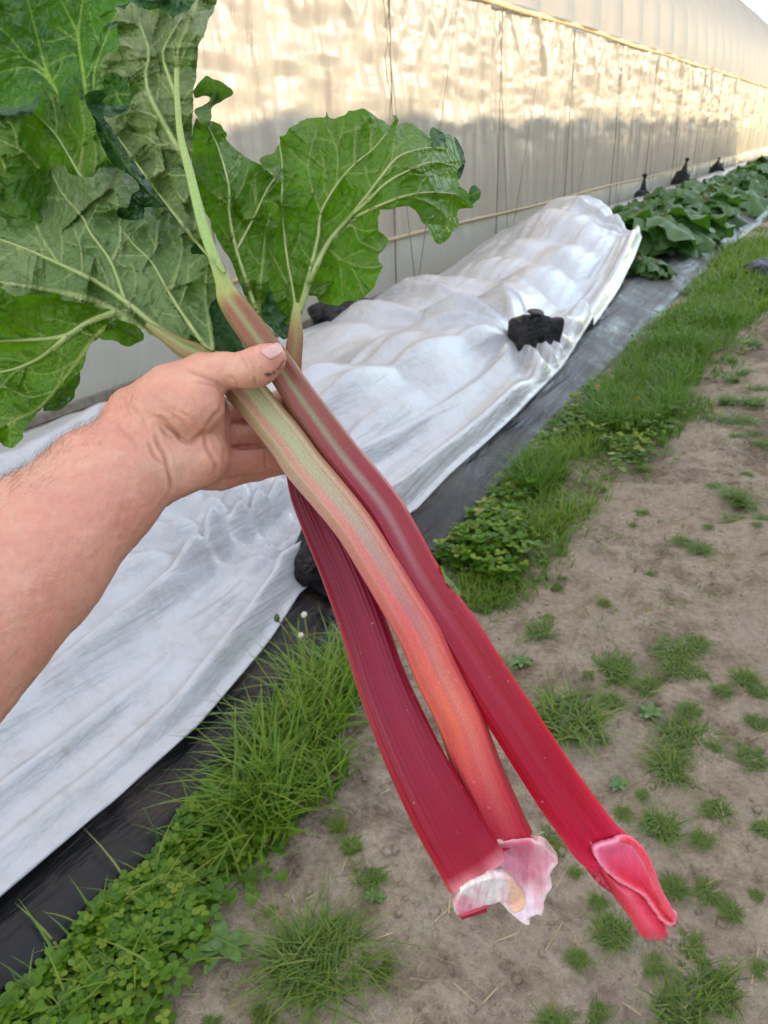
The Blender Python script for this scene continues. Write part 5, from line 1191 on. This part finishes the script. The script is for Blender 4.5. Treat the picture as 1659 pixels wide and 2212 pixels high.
def crease(fn, pts, depth, w):
    global dsp, crease_c
    pl = catmull(mapp(fn, pts), False, 6); d = np.full(len(hv), 1e9); tt = np.zeros(len(hv)); n = len(pl)-1
    for i in range(n):
        q, t_ = seg_dist(pix, pl[i], pl[i+1]); m = q < d; d[m] = q[m]; tt[m] = (i+t_[m])/n
    depth = depth*1.35; k = np.exp(-(d/w)**2)*front*np.minimum(1, 5*np.minimum(tt, 1-tt)+.15)
    dsp -= k*depth; dsp += .35*depth*np.exp(-((d-2.2*w)/w)**2)*front*np.minimum(1, 5*np.minimum(tt, 1-tt))
    crease_c = np.maximum(crease_c, k*min(1, depth/.0009))
crease(R4, [(290, 430), (400, 470), (480, 510), (545, 545), (578, 585)], .0009, 4)
crease(R4, [(330, 530), (430, 540), (520, 560), (570, 590)], .0006, 3.5)
crease(R4, [(580, 590), (585, 650), (560, 740), (500, 820), (440, 905)], .0008, 5)
crease(R4, [(440, 905), (390, 965), (320, 1020), (250, 1000), (180, 930), (100, 850), (0, 800)], .0011, 5)
crease(R4, [(250, 1010), (200, 960), (120, 900), (40, 850)], .0007, 3)
crease(R4, [(420, 920), (440, 1050), (500, 1180), (530, 1290)], .0009, 4.5)
crease(R4, [(480, 870), (540, 960), (600, 1000)], .0007, 3.5)
crease(R4, [(612, 700), (618, 850), (608, 1000), (600, 1100), (585, 1300)], .0011, 5)
crease(R4, [(20, 930), (50, 1040), (100, 1130), (130, 1250), (155, 1360), (150, 1460)], .0012, 4.5)
crease(R4, [(-30, 1010), (10, 1120), (60, 1180), (110, 1230)], .0007, 4)
crease(R4, [(60, 880), (110, 960), (170, 1000)], .0006, 3.5)
crease(R4, [(720, 300), (745, 350), (775, 400), (790, 440)], .0006, 2.6)
crease(R4, [(768, 292), (800, 345), (825, 400), (840, 450)], .0006, 2.6)
crease(R4, [(800, 290), (835, 350), (850, 400)], .0004, 2.2)
crease(R4, [(640, 480), (680, 520), (700, 575)], .0005, 2.5)
crease(R4, [(835, 470), (835, 520), (850, 552)], .0006, 2.5)
crease(R4, [(606, 852), (680, 848), (790, 846), (900, 840)], .0009, 4)
crease(R4, [(604, 1064), (720, 1058), (860, 1052), (1020, 1042)], .0010, 4)
crease(R4, [(640, 600), (600, 640)], .0004, 3)
crease(R4, [(925, 1065), (926, 1150), (930, 1240)], .0004, 3)
crease(R4, [(60, 730), (160, 790), (250, 860), (330, 940)], .0004, 3)
crease(R4, [(20, 640), (150, 740), (280, 800), (390, 880)], .0003, 3)
crease(R4, [(100, 560), (220, 640), (330, 740)], .00025, 3)
crease(R3, [(690, 1150), (740, 1200), (800, 1260), (820, 1320)], .0004, 5)
crease(R3, [(780, 1050), (830, 1110), (880, 1180)], .0004, 4)
# fine skin relief and a tendon or two at the wrist
dsp += .00022*fbm(hv[:, 0]*420, hv[:, 1]*420, hv[:, 2]*420, 3, 3)+.0006*fbm(hv[:, 0]*70, hv[:, 1]*70, hv[:, 2]*70, 5, 3)
hv = hv+hn*dsp[:, None]
# skin pigment, plus shade painted on the fingers and in the creases
n1 = fbm(hv[:, 0]*38, hv[:, 1]*38, hv[:, 2]*38, 9, 4); n2 = fbm(hv[:, 0]*160, hv[:, 1]*160, hv[:, 2]*160, 12, 3)
skin = np.broadcast_to(np.array([.69, .335, .235]), (len(hv), 3)).copy()
red = np.broadcast_to(np.array([.62, .235, .175]), (len(hv), 3))
pal = np.broadcast_to(np.array([.72, .46, .33]), (len(hv), 3))
skin = mixc(skin, red, np.clip(.22+.22*n1, 0, .6)); skin = mixc(skin, pal, np.clip(.18*n2+.10-.15*n1, 0, .5))
dip = lambda x, y, r: np.exp(-((pix[:, 0]-x)**2+(pix[:, 1]-y)**2)/r**2)
skin = mixc(skin, red, .5*dip(600, 775, 28)+.55*sstep(478, 500, pix[:, 0])*sstep(850, 870, pix[:, 1]))  # red over the fingers paints their shade; thumb tip is flushed too
skin = mixc(skin, pal, .5*dip(520, 800, 45)+.4*dip(380, 1020, 60))
skin = mixc(skin, np.broadcast_to(np.array([.42, .16, .11]), (len(hv), 3)), .45*crease_c)  # dark red painted along creases and finger slits to deepen their shade
# soil on the thumb
pl = catmull(mapp(R4, [(932, 466), (975, 460), (1005, 445), (1030, 428), (1058, 395), (1075, 370), (1090, 335)]), False, 4); d = np.full(len(hv), 1e9)
for i in range(len(pl)-1): d = np.minimum(d, seg_dist(pix, pl[i], pl[i+1])[0])
dirt = np.clip(np.exp(-(d/4.)**2)*1.5*(.7+.9*vnoise(pix[:, 0]*.4, pix[:, 1]*.4, 0, 3)), 0, 1)*front
skin = mixc(skin, np.broadcast_to(np.array([.06, .015, .01]), (len(hv), 3)), np.clip(dirt, 0, .95))
t = NT('skin'); pc = t.attr('pigment', 'Color'); c = t.coord()
v1 = t.node('ShaderNodeTexVoronoi', Scale=900.); t.l(c, v1.inputs['Vector']); nn = t.noise(c, 1500, 3, .6); n3 = t.noise(c, 300, 4, .6)
cc = t.mix(1, pc, t.ramp(n3, [(.3, (.93,)*3), (.7, (1.06,)*3)]), 'MULTIPLY')
t.set(cc, t.ramp(n3, [(.3, (.36,)*3), (.7, (.50,)*3)]), .5, t.bump(v1.outputs['Distance'], .30, .0006, t.bump(nn, .12, .0004)))
t.b.inputs['Subsurface Weight'].default_value = .18; t.b.inputs['Subsurface Radius'].default_value = (1, .3, .16); t.b.inputs['Subsurface Scale'].default_value = .004
M_SKIN = t.m
person = empty('person', tuple(P(300, 975, .45))); 
W = hv @ M.T + CAMPOS
bpy.data.objects.remove(person)
person = mesh('person', W, hf[:, ::-1].copy(), M_SKIN, None, True, None, skin)
tag(person, 'bare forearm and left hand reaching in from the left, thumb over the rhubarb stalks', 'person')
# thumbnail
t = NT('thumbnail'); c = t.coord(); n = t.noise(c, 500, 3)
t.set(t.ramp(n, [(.3, (.62, .36, .32)), (.7, (.70, .43, .39))]), .25, .5, t.bump(n, .1, .0003)); t.b.inputs['Subsurface Weight'].default_value = .1; t.b.inputs['Subsurface Radius'].default_value = (1, .3, .2); t.b.inputs['Subsurface Scale'].default_value = .003
nail_o = mapp(R4, [(885, 268), (925, 240), (975, 215), (1020, 202), (1050, 215), (1063, 245), (1055, 285), (1020, 315), (968, 345), (930, 320)])
ol = catmull(nail_o, True, 3); nvv, nff, _ = triangulate(ol, 3, 3)
from mathutils.bvhtree import BVHTree
bvh = BVHTree.FromPolygons([tuple(p) for p in hv], [tuple(q) for q in hf.tolist()])
npos = []
for (x, y) in nvv:
    dvec = Vector(((x-CX)/FPX, (y-CY)/FPX, 1.)).normalized()
    hit = bvh.ray_cast(Vector((0, 0, 0)), dvec)
    npos.append(hit[0] if hit[0] is not None else None)
zs = [p.z for p in npos if p is not None]
zn_ = np.array([p.z if p is not None else np.nan for p in npos])
# fill the few misses with a fitted quadric
A_ = np.stack([np.ones(len(nvv)), nvv[:, 0]-580, nvv[:, 1]-760, (nvv[:, 0]-580)**2, (nvv[:, 1]-760)**2, (nvv[:, 0]-580)*(nvv[:, 1]-760)], 1)
ok = ~np.isnan(zn_); co_ = np.linalg.lstsq(A_[ok], zn_[ok], rcond=None)[0]
zq = A_ @ co_-.0009
o = mesh('nail', P(nvv[:, 0], nvv[:, 1], zq), nff, t.m, person); s_ = o.modifiers.new('thickness', 'SOLIDIFY'); s_.thickness = .0012; s_.offset = -1
# dark fine hairs on the upper side of the forearm
b_v, b_f = [], []
cand = np.argwhere((pix[:, 0] < 330) & (hn[:, 2] < .35) & (pix[:, 0] > -60)).ravel()
wgt = np.clip(1.15-np.abs((pix[cand, 1]-(1010-.62*pix[cand, 0]))/120), 0.02, 1)**1.5*np.clip((330-pix[cand, 0])/260, .05, 1); wgt /= wgt.sum()
pick = rng.choice(cand, 700, p=wgt)
for i in pick:
    p = hv[i]; n_ = hn[i]; tdir = np.array([.55, -.45, .1])+rng.normal(0, .35, 3); tdir -= n_*(tdir @ n_); tdir /= np.linalg.norm(tdir)
    L = rng.uniform(.004, .010); q0 = p-n_*.0003; q1 = p+tdir*L*.5+n_*L*.28; q2 = p+tdir*L*.9+n_*L*.34+rng.normal(0, .001, 3)
    sd = np.cross(tdir, n_); k = len(b_v); r_ = .00004
    for q, w_ in ((q0, 1), (q1, .8), (q2, .25)):
        b_v += [q+sd*r_*w_, q-sd*r_*w_*.6+n_*r_*w_, q-sd*r_*w_*.6-n_*r_*w_]
    for a_ in (0, 3):
        for j in range(3): b_f.append([k+a_+j, k+a_+(j+1) % 3, k+a_+3+(j+1) % 3, k+a_+3+j])
mesh('hair', np.array(b_v) @ M.T + CAMPOS, np.array(b_f), plain('arm hair', (.05, .03, .02), .5, .3), person)
